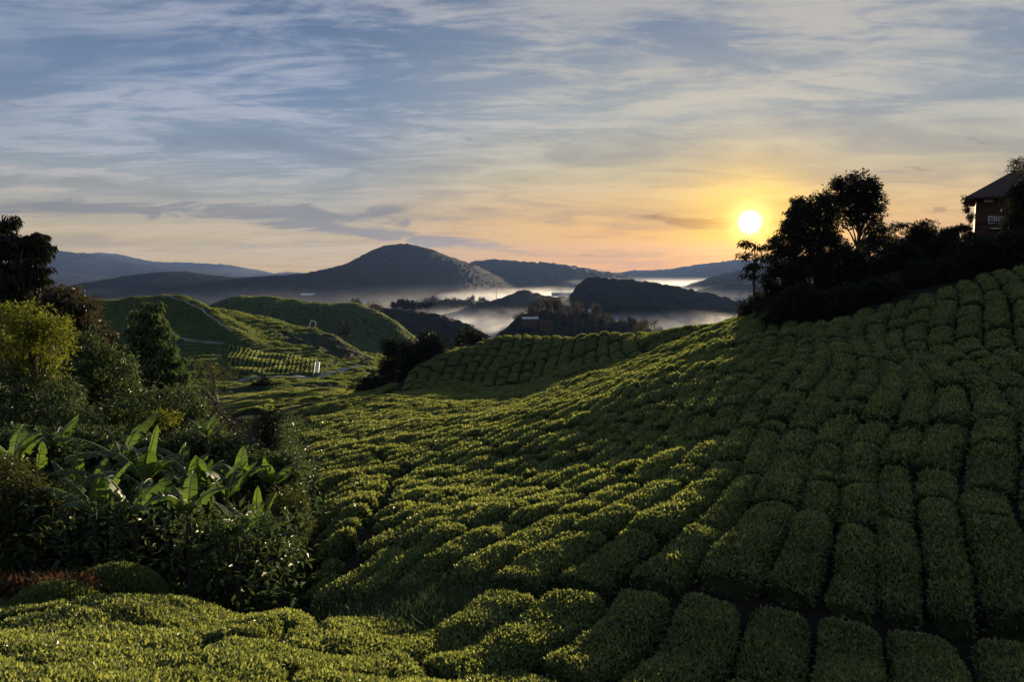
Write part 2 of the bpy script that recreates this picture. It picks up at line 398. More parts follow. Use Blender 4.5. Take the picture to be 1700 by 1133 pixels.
# ------------------------------------------------------------------ terrain: lofted through ridge, valley and slope lines
# every entry: (px, py or None, d, z or None); the surface is the level of the clipped tea tops
def L_(*e): return e
def zz(px, d, z): return (px, None, d, z)
LINES = [
 [zz(-300, 2.2, -1.9), zz(0, 2.4, -2.0), zz(600, 3.2, -2.8), zz(1100, 3.5, -3.6), zz(1700, 3.5, -3.9), zz(2100, 3.5, -4.0)],
 [(-300, 1133, 6.0), (0, 1133, 6.6), (300, 1133, 7.8), (600, 1133, 9.4), (850, 1133, 10.3), (1100, 1133, 10.8), (1700, 1133, 10.6), (2100, 1133, 10.3)],
 [(-300, 985, 14.6), (0, 980, 14.6), (150, 972, 14.8), (300, 978, 14.8), (450, 992, 14.6), (600, 990, 14.4), (700, 978, 14.4), (850, 970, 14.2), (1000, 962, 14),
  (1100, 962, 13.8), (1200, 970, 13.5), (1300, 985, 13.2), (1400, 1005, 12.8), (1550, 1032, 12.4), (1700, 1058, 12), (2100, 1120, 11.5)],
 [zz(-300, 23, -11), zz(0, 23, -11), zz(300, 22, -11.2), zz(420, 21, -10.4), (510, 950, 18.5), (600, 890, 18), (700, 900, 17), (850, 890, 17), (1000, 880, 16.6), (1100, 870, 16.5),
  (1200, 868, 16.3), (1300, 866, 16), (1400, 868, 15.8), (1550, 880, 15.3), (1700, 885, 14.8), (2100, 885, 14.3)],
 [zz(-300, 33, -13), zz(0, 33, -13), zz(300, 32, -13), zz(420, 31, -12), (510, 800, 30), (600, 790, 29), (700, 785, 28.5), (850, 778, 27), (1000, 758, 26), (1100, 742, 25.5),
  (1200, 722, 25), (1300, 704, 25), (1400, 692, 25), (1550, 680, 24.5), (1700, 668, 24), (2100, 640, 23)],
 [zz(-300, 50, -15), zz(0, 50, -15), zz(300, 48, -14), (420, 745, 46), (510, 728, 45), (600, 715, 45), (700, 710, 44), (850, 688, 43), (1000, 655, 42), (1100, 628, 41),
  (1200, 602, 40), (1300, 585, 39), (1400, 570, 38), (1550, 556, 36), (1700, 538, 34), (2100, 490, 31)],
 [zz(-300, 78, -19), zz(0, 78, -19), zz(300, 76, -18), (400, 702, 76), (500, 682, 75), (600, 664, 74), (700, 656, 73), (850, 646, 71), (1000, 614, 66), (1100, 584, 61),
  (1200, 552, 56), (1300, 520, 53), (1400, 500, 50), (1550, 470, 47), (1700, 440, 44), (2100, 380, 40)],
 [zz(-300, 96, -22), zz(0, 96, -22), zz(300, 95, -22), (400, 690, 96), (500, 672, 96), (600, 662, 92), (650, 656, 90), (700, 645, 88), (850, 632, 86), (1000, 604, 79), (1060, 588, 75),
  (1100, 575, 70), (1200, 545, 62), (1300, 505, 59), (1400, 478, 55), (1550, 440, 53), (1700, 408, 51), (2100, 340, 47)],
 [zz(-300, 122, -27), zz(0, 122, -27), zz(250, 122, -27), (370, 672, 124), (450, 662, 126), (550, 655, 120), (620, 660, 108), (650, 650, 102), (670, 632, 104), (700, 607, 108),
  (740, 589, 112), (800, 577, 114), (850, 571, 113), (940, 560, 106), (1000, 552, 98), (1070, 547, 90), (1100, 552, 84), (1150, 545, 78), (1200, 533, 72), (1250, 520, 67),
  (1300, 495, 65), (1400, 462, 62), (1550, 420, 60), (1700, 386, 59), (2100, 320, 55)],
 [zz(-300, 165, -30), zz(0, 165, -30), zz(250, 165, -29), (370, 655, 165), (450, 650, 165), (550, 645, 165), zz(640, 150, -27), zz(700, 150, -25), zz(850, 150, -25), zz(1000, 140, -22),
  zz(1100, 130, -19), zz(1200, 112, -15), zz(1300, 100, -9), zz(1400, 95, -4), zz(1550, 90, -0.5), zz(1700, 90, 2), zz(2100, 85, 5)],
 [zz(-300, 232, -34), zz(0, 232, -34), zz(250, 232, -34), (380, 636, 232), (450, 634, 232), (540, 628, 235), (600, 619, 245), zz(700, 235, -36), zz(850, 230, -42), zz(1100, 220, -42),
  zz(1300, 200, -35), zz(1700, 190, -20), zz(2100, 180, -12)],
 [(-300, 575, 290), (0, 572, 290), (150, 565, 290), (280, 566, 288), (380, 584, 286), (450, 591, 292), (530, 600, 296), (600, 606, 300), zz(700, 300, -46), zz(850, 300, -56), zz(1100, 300, -60),
  zz(1700, 300, -40), zz(2100, 300, -30)],
 [(-300, 480, 420), (0, 490, 410), (150, 499, 400), (210, 501, 400), (250, 512, 395), (280, 509, 400), (340, 514, 402), (400, 522, 402), (450, 531, 396), (520, 553, 386), (560, 574, 374), (600, 592, 364),
  (640, 606, 356), zz(700, 360, -52), zz(850, 380, -66), zz(1700, 400, -62), zz(2100, 400, -50)],
 [zz(-300, 500, -40), zz(0, 500, -46), zz(400, 490, -50), zz(640, 470, -56), zz(700, 470, -62), zz(850, 480, -78), zz(2100, 500, -80)],
 [(-300, 530, 640), (150, 530, 640), (300, 520, 635), (345, 511, 630), (375, 497, 625), (405, 493, 622), (450, 497, 620), (520, 507, 615), (560, 515, 606), (600, 525, 598), (650, 541, 588),
  (690, 560, 572), zz(730, 580, -74), zz(850, 600, -84), zz(2100, 620, -85)],
 [zz(-300, 850, -80), zz(2100, 850, -90)],
 [zz(-300, 1600, -100), zz(2100, 1600, -100)],
 [zz(-300, 4000, -112), zz(2100, 4000, -112)],
 [zz(-300, 30000, -140), zz(2100, 30000, -140)],
]
NA, NL = 1001, 1500
A0, A1 = -1.9, 1.9
L0, L1 = math.log(1.5), math.log(30000)
ag = np.linspace(A0, A1, NA); lg = np.linspace(L0, L1, NL)
ka, kl, ks = [], [], []
def pmono(xk, yk, x):
    """cubic curve through the knots without overshoot"""
    h = np.diff(xk); dl = np.diff(yk) / h
    m = np.zeros(len(xk))
    w1 = 2 * h[1:] + h[:-1]; w2 = h[1:] + 2 * h[:-1]
    with np.errstate(divide='ignore', invalid='ignore'):
        hm = (w1 + w2) / (w1 / dl[:-1] + w2 / dl[1:])
    ok = (dl[:-1] * dl[1:]) > 0
    m[1:-1] = np.where(ok, hm, 0)
    m[0] = dl[0]; m[-1] = dl[-1]
    i = np.clip(np.searchsorted(xk, x) - 1, 0, len(xk) - 2)
    t = (x - xk[i]) / h[i]
    t = np.clip(t, 0, 1)
    h00 = 2 * t ** 3 - 3 * t ** 2 + 1; h10 = t ** 3 - 2 * t ** 2 + t; h01 = -2 * t ** 3 + 3 * t ** 2; h11 = t ** 3 - t ** 2
    return h00 * yk[i] + h10 * h[i] * m[i] + h01 * yk[i + 1] + h11 * h[i] * m[i + 1]
for ln in LINES:
    aa, ll, ss = [], [], []
    for q in ln:
        if q[1] is None:
            aa.append((q[0] - 850) / F * 1.005); ll.append(math.log(q[2])); ss.append(q[3] / q[2])
        else:
            p = at(q[0], q[1], q[2]); aa.append(p[0] / p[1]); ll.append(math.log(p[1])); ss.append(p[2] / p[1])
    ka.append(aa)
    kl.append(pmono(np.array(aa), np.array(ll), np.clip(ag, aa[0], aa[-1])))
    ks.append(pmono(np.array(aa), np.array(ss), np.clip(ag, aa[0], aa[-1])))
kl = np.array(kl); ks = np.array(ks)
assert (np.diff(kl, axis=0) > 0.01).all(), np.argwhere(np.diff(kl, axis=0) <= 0.01)[:5]
def line_d(i, a): return np.exp(np.interp(a, ag, kl[i]))
T = np.zeros((NA, NL))
for i in range(NA):
    T[i] = pmono(kl[:, i], ks[:, i], lg)
kern = np.exp(-np.linspace(-2, 2, 13) ** 2); kern /= kern.sum()
T = np.apply_along_axis(lambda r: np.convolve(np.pad(r, 6, 'edge'), kern, 'valid'), 0, T)

def segdist(x, y, pts):
    """distance to a polyline and the parameter 0..1 along it"""
    best = np.full(np.shape(x), 1e9); par = np.zeros(np.shape(x)); n = len(pts) - 1
    for k in range(n):
        ax, ay = pts[k][:2]; bx, by = pts[k + 1][:2]
        dx, dy = bx - ax, by - ay
        t = np.clip(((x - ax) * dx + (y - ay) * dy) / (dx * dx + dy * dy), 0, 1)
        d = np.hypot(x - ax - t * dx, y - ay - t * dy)
        u = d < best
        best = np.where(u, d, best); par = np.where(u, (k + t) / n, par)
    return best, par
RIDGES = []   # (polyline, height, width)
def ridge(pl, amp, wid): RIDGES.append(([at(*q)[:2] for q in pl], amp * (1.35 if wid > 6 else 1), wid * (0.8 if wid > 6 else 1)))
ridge([(240, 512, 392), (300, 535, 360), (350, 556, 330), (405, 578, 300)], 5.5, 13)
ridge([(520, 553, 383), (560, 580, 350), (590, 600, 320)], 3.0, 10)
ridge([(560, 515, 602), (610, 545, 540), (640, 570, 500)], 7.0, 16)
ridge([(600, 525, 596), (650, 555, 545), (672, 575, 515)], 6.0, 14)
ridge([(500, 520, 600), (560, 545, 545), (600, 575, 480)], 6.0, 15)
ridge([(450, 497, 620), (455, 520, 560), (470, 545, 500)], 4.0, 18)
ridge([(655, 655, 94), (715, 630, 98), (770, 605, 106), (830, 580, 112)], 1.3, 4.5)
def topz(x, y):
    """height of the tea tops at world x, y"""
    x = np.asarray(x, float); y = np.maximum(np.asarray(y, float), 1.55)
    a = np.clip(x / y, A0, A1); l = np.log(y)
    fa = (a - A0) / (A1 - A0) * (NA - 1); fl = (l - L0) / (L1 - L0) * (NL - 1)
    ia = np.clip(fa.astype(int), 0, NA - 2); il = np.clip(fl.astype(int), 0, NL - 2)
    ta = fa - ia; tl = fl - il
    s = (T[ia, il] * (1 - ta) + T[ia + 1, il] * ta) * (1 - tl) + (T[ia, il + 1] * (1 - ta) + T[ia + 1, il + 1] * ta) * tl
    z = s * y
    for pl, amp, wid in RIDGES:
        d, t = segdist(x, y, pl)
        z = z + amp * np.exp(-(d / wid) ** 2) * np.sin(np.pi * np.clip(t * 0.9 + 0.05, 0, 1)) ** 0.5
    near = np.clip((y - 6) / 20, 0, 1)
    z = z + near * 0.45 * fbm(x / 9.0, y / 9.0, 3, 3) * np.clip(y / 40, 0.3, 3.0)
    z = z + np.clip((y - 200) / 300, 0, 1) * 3.0 * fbm(x / 60.0, y / 60.0, 5, 4)
    return z
BUSH_H = 0.55
def groundz(x, y):
    return topz(x, y) - BUSH_H * np.clip((190 - np.asarray(y)) / 20, 0, 1)

# ground sheet: spaced evenly in azimuth and log distance so detail follows what can be seen
a_s = np.concatenate([np.linspace(-1.9, -0.80, 60, endpoint=False), np.linspace(-0.80, -0.12, 620, endpoint=False), np.linspace(-0.12, 0.80, 330, endpoint=False), np.linspace(0.80, 1.9, 60)])
l_s = np.concatenate([np.linspace(math.log(1.6), math.log(170), 330, endpoint=False), np.linspace(math.log(170), math.log(300), 170, endpoint=False), np.linspace(math.log(300), math.log(420), 240, endpoint=False),
                      np.linspace(math.log(420), math.log(720), 160, endpoint=False), np.linspace(math.log(720), math.log(29000), 110)])
AA, YY = np.meshgrid(a_s, np.exp(l_s), indexing='ij')
XX = AA * YY
ZT = topz(XX, YY)
tea = np.clip((YY - 172) / 10, 0, 1) * np.clip((760 - YY) / 60, 0, 1)
PX = 850 + F * AA
tea = tea * np.clip((705 - PX) / 20, 0, 1)
# rows: contour lines on the hills, straight lines in the small field at the foot
fieldm = np.clip((YY - 246) / 3, 0, 1) * np.clip((291 - YY) / 4, 0, 1) * np.clip((PX - 372) / 5, 0, 1) * np.clip((527 - PX) / 4, 0, 1)
wob = fbm(XX / 25, YY / 25, 11, 3)
ph_c = (ZT * 0.95 + YY * 0.045) + wob * 0.9
ph_f = (XX * 0.62 + YY * 0.16)
def rowgap(ph): return np.abs((ph % 1.0) - 0.5) * 2
rg = np.where(fieldm > 0.5, rowgap(ph_f), rowgap(ph_c))
gap = np.clip((rg - 0.55) / 0.3, 0, 1)
scrub = np.clip((fbm(XX / 18, YY / 18, 21, 4) + 0.05 - np.abs(PX - 545) / 110 - np.abs(YY - 345) / 90 + 0.55) * 4, 0, 1)
tea = tea * (1 - scrub * np.clip((YY - 302) / 4, 0, 1))
relief = (1 - gap) * 0.8 * tea * np.clip(1.4 - np.abs(YY - 340) / 400, 0.3, 1)
ZG = ZT - BUSH_H * np.clip((190 - YY) / 20, 0, 1) + relief + (1 - tea) * np.clip((YY - 175) / 20, 0, 1) * 2.5 * np.maximum(0, fbm(XX / 7, YY / 7, 31, 3))
ZG = ZG + 0.05 * fbm(XX / 0.7, YY / 0.7, 41, 4) * (YY < 60)
ZG = ZG + np.clip((YY - 760) / 200, 0, 1) * 10 * fbm(XX / 90, YY / 90, 33, 4)
gmb = MB(); gmb.grid(np.stack([XX, YY, ZG], -1)[:, :, :])
ground = gmb.build('ground', M['ground'])
tag(ground, kind='structure')
for nm, arr in (('tea', tea), ('gap', gap), ('bare', np.clip((180 - YY) / 10, 0, 1))):
    at_ = ground.data.attributes.new(nm, 'FLOAT', 'POINT'); at_.data.foreach_set('value', arr.astype(np.float32).ravel())

# upright shoots over the far tea rows
def far_tea():
    n = 900000
    ia = rng.integers(60, 680, n); il = rng.integers(330, 900, n)
    w_ = tea[ia, il] * (gap[ia, il] < 0.04) * np.clip(relief[ia, il] + 0.3, 0, 1)
    k = rng.random(n) < w_ * 0.75
    ia, il = ia[k], il[k]; n = len(ia)
    fa, fl = rng.random((n, 1)), rng.random((n, 1))
    G = np.stack([XX, YY, ZG], -1)
    p = (G[ia, il] * (1 - fa) + G[ia + 1, il] * fa) * (1 - fl) + (G[ia, il + 1] * (1 - fa) + G[ia + 1, il + 1] * fa) * fl
    v = rng.normal(size=(n, 3)); v /= np.linalg.norm(v, axis=1)[:, None]
    s_ = p[:, 1] * 0.0014 * (0.6 + 0.8 * rng.random(n))
    mb = MB(); mb.leaves(p, v * 0.7 + np.array([0, 0, 0.8]), rng.normal(size=(n, 3)), s_, s_ * 0.6)
    fm = fieldm[ia, il] > 0.5
    mb.leaves(p[fm], v[fm] * 0.5 + np.array([0, 0, 1.0]), rng.normal(size=(int(fm.sum()), 3)), s_[fm] * 1.3, s_[fm] * 0.7, 1)  # extra yellower shoots put the field's sunlit brightness into its colour
    o = mb.build('tea_foliage', [M['far_leaf'], M['tea_shoot']]); tag(o, 'leafy tea rows following the contours of the far hills', 'tea rows', kind='stuff')
    print('far shoots', n)
far_tea()
# ground behind and under the viewpoint, so the sheet has no hole beside the lens
bx, by = np.meshgrid(np.linspace(-60, 60, 40), np.linspace(-60, 1.7, 24), indexing='ij')
bz = -2.6 - 0.03 * bx - 0.6 + 0.25 * fbm(bx / 6, by / 6, 8, 3) + np.minimum(0, by + 2) * -0.02
q = MB(); q.grid(np.stack([bx, by, bz], -1)); o = q.build('ground', M['ground']); tag(o, kind='structure')
a2 = o.data.attributes.new('bare', 'FLOAT', 'POINT'); a2.data.foreach_set('value', np.ones(bx.size, np.float32))

# ------------------------------------------------------------------ hills and mountains
def hill(name, crest, d, base, wf, wb, bumps, seed, spur=0.25, mat_=None, dz=0.0, n=260, rows=46):
    """a ridge with depth: crest = (px, py) seen from the viewpoint, built at distance d"""
    cx = np.array([c[0] for c in crest], float); cyy = np.array([c[1] for c in crest], float)
    px = np.linspace(cx[0], cx[-1], n)
    py = pmono(cx, cyy, px)
    C = np.array([at(a_, b_, d) for a_, b_ in zip(px, py)])
    x = C[:, 0]; zc = C[:, 2]
    t = np.linspace(-1, 1, rows)
    G = np.zeros((n, rows, 3))
    for j, tt in enumerate(t):
        off = tt * (wf if tt < 0 else wb)
        prof = (1 - abs(tt) ** 1.25) ** 1.15 if abs(tt) < 1 else 0
        sp_ = spur * fbm(x / (d * 0.05), np.full_like(x, tt * 1.2 + seed), seed, 4) * math.sin(math.pi * min(1, abs(tt))) ** 0.8
        yy = d + off + 0.12 * abs(off) * fbm(x / (d * 0.06), np.full_like(x, seed * 3.3), seed + 9, 3)
        h = (zc - base) * np.clip(prof + sp_ * (1 - abs(tt)), 0, 1.0)
        tex = bumps * np.abs(fbm(x / (bumps * 2.4), yy / (bumps * 2.4), seed + 5, 3)) * min(1, (1 - abs(tt)) * 6)
        G[:, j] = np.stack([x * (yy / d) ** 0.0, yy, base - 8 + h + 8 * (1 if prof > 0 else 0) + tex - bumps * 0.25], 1)
    mb = MB(); mb.grid(G)
    o = mb.build(name, mat_ or M['forest']); tag(o, kind='structure')
    return o
hill('mountain', [(60, 520), (150, 482), (200, 464), (260, 453), (300, 451), (350, 457), (400, 461), (450, 458), (500, 455), (540, 447), (580, 437), (615, 418), (645, 407), (675, 405), (710, 412), (750, 427),
     (790, 441), (820, 456), (860, 474), (910, 500)], 3400, -112, 1100, 900, 9, 2, 0.06, n=700, rows=70)
hill('mountain', [(700, 490), (760, 450), (790, 434), (830, 431), (870, 434), (920, 438), (960, 444), (1000, 451), (1040, 458), (1100, 475)], 4600, -112, 1300, 1300, 18, 3, 0.2, n=320)
hill('mountain', [(900, 470), (1000, 459), (1050, 450), (1100, 448), (1150, 441), (1200, 434), (1240, 431), (1320, 430), (1450, 436), (1600, 444), (1800, 450), (2200, 445)], 7500, -120, 2000, 2000, 20, 4, 0.2, n=420)
hill('hill', [(1120, 492), (1165, 468), (1200, 456), (1240, 448), (1300, 446), (1400, 452), (1600, 470)], 3300, -112, 600, 700, 14, 5, 0.2, n=200)
hill('hill', [(1140, 492), (1180, 478), (1230, 470), (1300, 468), (1400, 478)], 2500, -112, 400, 500, 12, 15, 0.2, n=160)
hill('mountain', [(-500, 400), (-250, 404), (0, 410), (80, 416), (150, 423), (200, 433), (260, 443), (330, 450), (390, 459), (460, 470)], 8500, -130, 2400, 2400, 26, 6, 0.3, n=360)
hill('mountain', [(60, 430), (120, 424), (175, 421), (215, 428), (260, 435), (330, 437), (380, 440), (420, 452), (450, 456), (480, 452), (510, 455), (580, 470)], 11500, -130, 2600, 2600, 28, 7, 0.3, n=300)
hill('mountain', [(-400, 440), (-100, 446), (80, 452), (140, 462), (200, 480), (280, 500)], 6200, -120, 1500, 1500, 20, 8, 0.3, n=220)
hill('hill', [(930, 505), (950, 487), (962, 470), (985, 459), (1010, 461), (1050, 465), (1100, 471), (1150, 481), (1200, 492), (1250, 506), (1330, 520), (1450, 540)], 1250, -96, 300, 330, 6, 10, 0.22, n=400)
hill('hill', [(640, 520), (690, 503), (740, 499), (790, 502), (820, 499), (845, 489), (870, 482), (895, 489), (925, 492), (960, 492), (1010, 500)], 1650, -98, 260, 300, 8, 11, 0.25, n=360)
hill('hill', [(755, 600), (790, 580), (820, 562), (845, 540), (865, 524), (900, 516), (950, 518), (1000, 527), (1040, 535), (1085, 548), (1130, 565), (1200, 585)], 640, -84, 150, 190, 4.5, 12, 0.2, n=320, rows=60)
hill('hill', [(470, 600), (540, 534), (580, 518), (640, 513), (700, 519), (760, 532), (800, 552), (860, 600)], 820, -88, 90, 110, 4.0, 13, 0.2, n=220)

# ------------------------------------------------------------------ tea bushes
tea_ind, tea_all = [], []
PATH = [at(q[0], q[1], q[2])[:2] for q in ((665, 770, 31), (640, 810, 26.5), (620, 850, 22.5), (592, 890, 19.0), (560, 930, 17.0))]
GRASS_C = at(705, 985, 14.2)
def map_near(u, v):      # arcs round the gully
    r = u; th = v
    return -4.2 + r * np.cos(th), 16.2 + r * np.sin(th)
TH = R(29)
def map_slope(u, v):
    u2 = u + 0.55 * np.sin(v * 0.11 + u * 0.05) + 0.35 * np.sin(v * 0.31 + u * 0.4)
    bend = 0.0009 * np.clip(10 - u, 0, 60) ** 2
    x = 2.0 + u2 * math.cos(TH) + v * math.sin(TH) + bend * 6
    y = 12.0 - u2 * math.sin(TH) + v * math.cos(TH)
    return x, y
def map_spur(u, v):
    u2 = u + 0.5 * np.sin(v * 0.2 + u * 0.1)
    th = R(4)
    return u2 * math.cos(th) + v * math.sin(th), -u2 * math.sin(th) + v * math.cos(th)
def map_left(u, v):
    th = R(72)
    u2 = u + 0.9 * np.sin(v * 0.08 + u * 0.05) + 0.5 * np.sin(v * 0.2 + u * 0.3)
    return v * math.sin(th) - u2 * math.cos(th), v * math.cos(th) + u2 * math.sin(th)

def z_near(x, y):
    a = x / y
    dC = line_d(2, a)
    lim = np.where(a > -0.22, dC - 0.14, dC - 0.1)
    ok = (y < lim) & (y > 4.2)
    g = np.hypot((x - GRASS_C[0]) / 1.3, (y - GRASS_C[1]) / 0.75) > 1
    fern = ~((a < -0.58) & (y > 13.0))
    return ok & g & fern
def left_edge(y):   # px of the jungle edge at distance y
    return np.interp(y, [13, 17, 20, 30, 45, 60, 75, 100, 170], [470, 490, 505, 500, 490, 440, 385, 360, 350])
def z_slope(x, y):
    a = x / y; px = 850 + F * a
    dC = line_d(2, a); dI = line_d(8, a)
    edge = px > left_edge(y)
    far = np.where(px < 1075, y < line_d(7, a) - 0.6, y < dI + 7)
    far = far & (y < 95)
    pd, _ = segdist(x, y, PATH)
    yard = ~((px > 1570) & (y > 50)) & ~((px > 1280) & (y > np.interp(px, [1280, 1350, 1600, 1700], [52, 46.5, 44.5, 43.5])))
    g = np.hypot((x - GRASS_C[0]) / 1.3, (y - GRASS_C[1]) / 0.8) > 1
    return (y > dC + 0.14) & edge & far & (pd > 0.3) & yard & g
def z_spur(x, y):
    a = x / y; px = 850 + F * a
    return (px > 655) & (px < 1078) & (y > line_d(7, a) + 0.2) & (y < line_d(8, a) + 6)
def z_left(x, y):
    a = x / y; px = 850 + F * a
    return (px > 340) & (px < 655) & (y > np.minimum(line_d(7, a) + 0.2, 95.5)) & (y < 174) & ~((px > 600) & (y > 112))
def runs(mapf, zone, u, v0, v1, dv):
    v = np.arange(v0, v1, dv)
    x, y = mapf(np.full_like(v, u), v)
    ok = zone(x, np.maximum(y, 0.5)) & (y > 1)
    out = []; st = None
    for k in range(len(v)):
        if ok[k] and st is None: st = v[k]
        if (not ok[k] or k == len(v) - 1) and st is not None:
            if v[k] - st > dv * 2: out.append((st, v[k]))
            st = None
    return out
BL = []   # (block, row index, u0,u1,v0,v1,map)
def layout(block, mapf, zone, us, v0, v1, dv, lmin, lmax, wj, vscale=None):
    for ri, (ua, ub) in enumerate(us):
        for (s, e_) in runs(mapf, zone, (ua + ub) / 2, v0, v1, dv):
            k = vscale((ua + ub) / 2) if vscale else 1.0
            v = s + random.uniform(0, 0.3) * lmin * k; col = 0
            while v < e_ - 0.35 * lmin * k:
                ln = random.uniform(lmin, lmax) * k
                if e_ - v - ln < lmin * 0.6 * k: ln = e_ - v
                BL.append((block, ri, col, ua + random.uniform(-wj, wj), ub + random.uniform(-wj, wj), v, v + ln, mapf, s, e_))
                v += ln; col += 1
def cuts(a, b, w_, j):
    out = []; u = a
    while u < b:
        w2 = w_ * random.uniform(1 - j, 1 + j); out.append((u, u + w2)); u += w2
    return out
layout('near', map_near, z_near, cuts(3.0, 26, 1.25, 0.12), R(-175), R(45), R(1.0), 2.2, 4.6, 0.05, lambda u: 1.0 / u)
layout('slope', map_slope, z_slope, cuts(-75, 62, 1.14, 0.2), -10, 110, 0.25, 1.2, 5.0, 0.07)
layout('spur', map_spur, z_spur, cuts(-20, 26, 1.5, 0.15), 60, 130, 0.4, 2.0, 5.0, 0.08)
layout('left', map_left, z_left, cuts(60, 190, 1.7, 0.12), -70, 60, 0.5, 6.0, 14.0, 0.08)

def bush_geo(mb, b, leaves=True, dens=1.0):
    block, ri, ci, u0, u1, v0, v1, mf, s_, e_ = b
    uc, vc = (u0 + u1) / 2, (v0 + v1) / 2
    xc, yc = mf(uc, vc)
    d = math.hypot(xc, yc)
    near_ = d < 22
    nu = 13 if near_ else (9 if d < 50 else 7)
    Lv = (v1 - v0) * (uc if block == 'near' else 1.0)
    nv = int(np.clip(Lv / (0.16 if near_ else (0.4 if d < 50 else 0.9)), 7, 30))
    gw = 0.10 if block == 'slope' else (0.17 if block == 'spur' else 0.12)
    if block == 'near': gw = 0.085 if xc > 1.0 else (-0.07 if random.random() < 0.6 else 0.02)
    if d > 28 and block == 'slope': gw = 0.125
    gv = 0.09 / (uc if block == 'near' else 1.0)
    if random.random() < 0.55: gv *= 0.25
    s = np.linspace(-1, 1, nu); t = np.linspace(-1, 1, nv)
    # rounded, wobbly outline
    S, Tt = np.meshgrid(np.sin(s * np.pi / 2), np.sin(t * np.pi / 2) * 0.6 + t * 0.4, indexing='ij')
    rc = 0.5
    k = np.sqrt(1 - 0.18 * np.clip(np.abs(Tt) - 0.5, 0, 1) ** 2 * 4 * np.abs(S) ** 2)
    U = uc + S * ((u1 - u0) / 2 - gw) * k
    V = vc + Tt * ((v1 - v0) / 2 - gv) * np.sqrt(1 - 0.10 * S ** 4)
    sd = int(abs(uc * 131 + vc * 977 * (40 if block == 'near' else 1))) % 9973
    U = U + 0.07 * fbm(V * (uc if block == 'near' else 1.0) * 1.1 + 3.7, S * 1.5 + sd, sd, 2) * np.abs(S)
    X_, Y_ = mf(U, V)
    gz = groundz(X_, Y_)
    hh = BUSH_H * (1 + 0.08 * (random.random() - 0.5) * 2)
    prof = np.clip(1 - np.abs(S) ** 10, 0, 1) ** 0.36 * np.clip(1 - np.abs(Tt) ** 20, 0, 1) ** 0.36
    crown = (0.04 if block != 'near' or xc > 1.5 else 0.03) * (1 - S ** 2)
    bump = 0.09 * fbm(X_ / 0.55, Y_ / 0.55, sd + 3, 3) + 0.22 * fbm(X_ / 1.7, Y_ / 1.7, 77, 2)
    Z_ = gz - 0.10 + prof * (hh + crown + bump - 0.06)
    G = np.stack([X_, Y_, Z_], -1)
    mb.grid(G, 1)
    if not leaves: return d
    # leaves over the mound
    A = G[:-1, :-1]; B = G[1:, :-1]; Cc = G[:-1, 1:]; Dd = G[1:, 1:]
    n = np.cross(B - A, Cc - A).reshape(-1, 3)
    ar = np.linalg.norm(n, axis=1); n = n / (ar[:, None] + 1e-9)
    n[n[:, 2] < 0] *= -1
    Ll = float(np.clip(0.0062 * d, 0.088, 0.165))
    cover = 1.8 * dens
    cnt = ar.sum() * cover / (Ll * Ll * 0.42 * 0.5)
    cnt = int(min(cnt, 16000))
    # only faces that have height above the soil
    wgt = ar * (0.06 + prof[:-1, :-1].ravel() ** 2)
    idx = rng.choice(len(ar), cnt, p=wgt / wgt.sum())
    fu = rng.random((cnt, 1)); fv = rng.random((cnt, 1))
    a_ = A.reshape(-1, 3)[idx]; b_ = B.reshape(-1, 3)[idx]; c_ = Cc.reshape(-1, 3)[idx]; d_ = Dd.reshape(-1, 3)[idx]
    p = (a_ * (1 - fu) + b_ * fu) * (1 - fv) + (c_ * (1 - fu) + d_ * fu) * fv
    nn = n[idx]
    p = p + nn * (rng.random((cnt, 1)) - 0.45) * Ll * 0.8
    rv = rng.normal(size=(cnt, 3)); rv /= np.linalg.norm(rv, axis=1)[:, None]
    dr = nn * 0.5 + np.array([0, 0, 0.5]) + rv * 0.9
    bn = nn + rng.normal(size=(cnt, 3)) * 0.5
    sz = Ll * (0.7 + 0.6 * rng.random(cnt))
    yng = rng.random(cnt) < ((0.45 if block == 'left' else 0.18) + 0.22 * vnoise(p[:, 0] / 0.9, p[:, 1] / 0.9, 55))  # left block: more pale shoots, painting in the sunlight on those patches
    o_ = ~yng
    mb.leaves(p[o_], dr[o_], bn[o_], sz[o_], sz[o_] * 0.56, 0, 0.16, 0.16)
    up_ = dr[yng] * 0.75 + np.array([0, 0, 0.5])
    mb.leaves(p[yng] + nn[yng] * Ll * 0.25, up_, rng.normal(size=(int(yng.sum()), 3)), sz[yng] * 0.78, sz[yng] * 0.36, 2, 0.12, 0.04)
    return d

scored = []
for b in BL:
    x, y = b[7]((b[3] + b[4]) / 2, (b[5] + b[6]) / 2)
    z = float(topz(x, y))
    px, py = proj(np.array([x, y, z]))
    Lv = (b[6] - b[5]) * ((b[3] + b[4]) / 2 if b[0] == 'near' else 1.0)
    inside = -90 < px < 1790 and 300 < py < 1210
    keep = -260 < px < 1960 and py < 1500 and y > 2.5
    dd = math.hypot(x, y)
    if not keep: continue
    fr = -30 < px < 1730 and py < 1160
    scored.append(((Lv * (b[4] - b[3]) / dd ** 2 / max(dd, 1) if fr else 0), b, px, py, dd))
scored.sort(key=lambda q: -q[0])
ind = [q for q in scored[:300] if q[0] > 0]
rest = scored[len(ind):]
print('bushes', len(ind), len(rest), 'nearest cut distance', ind[-1][4])
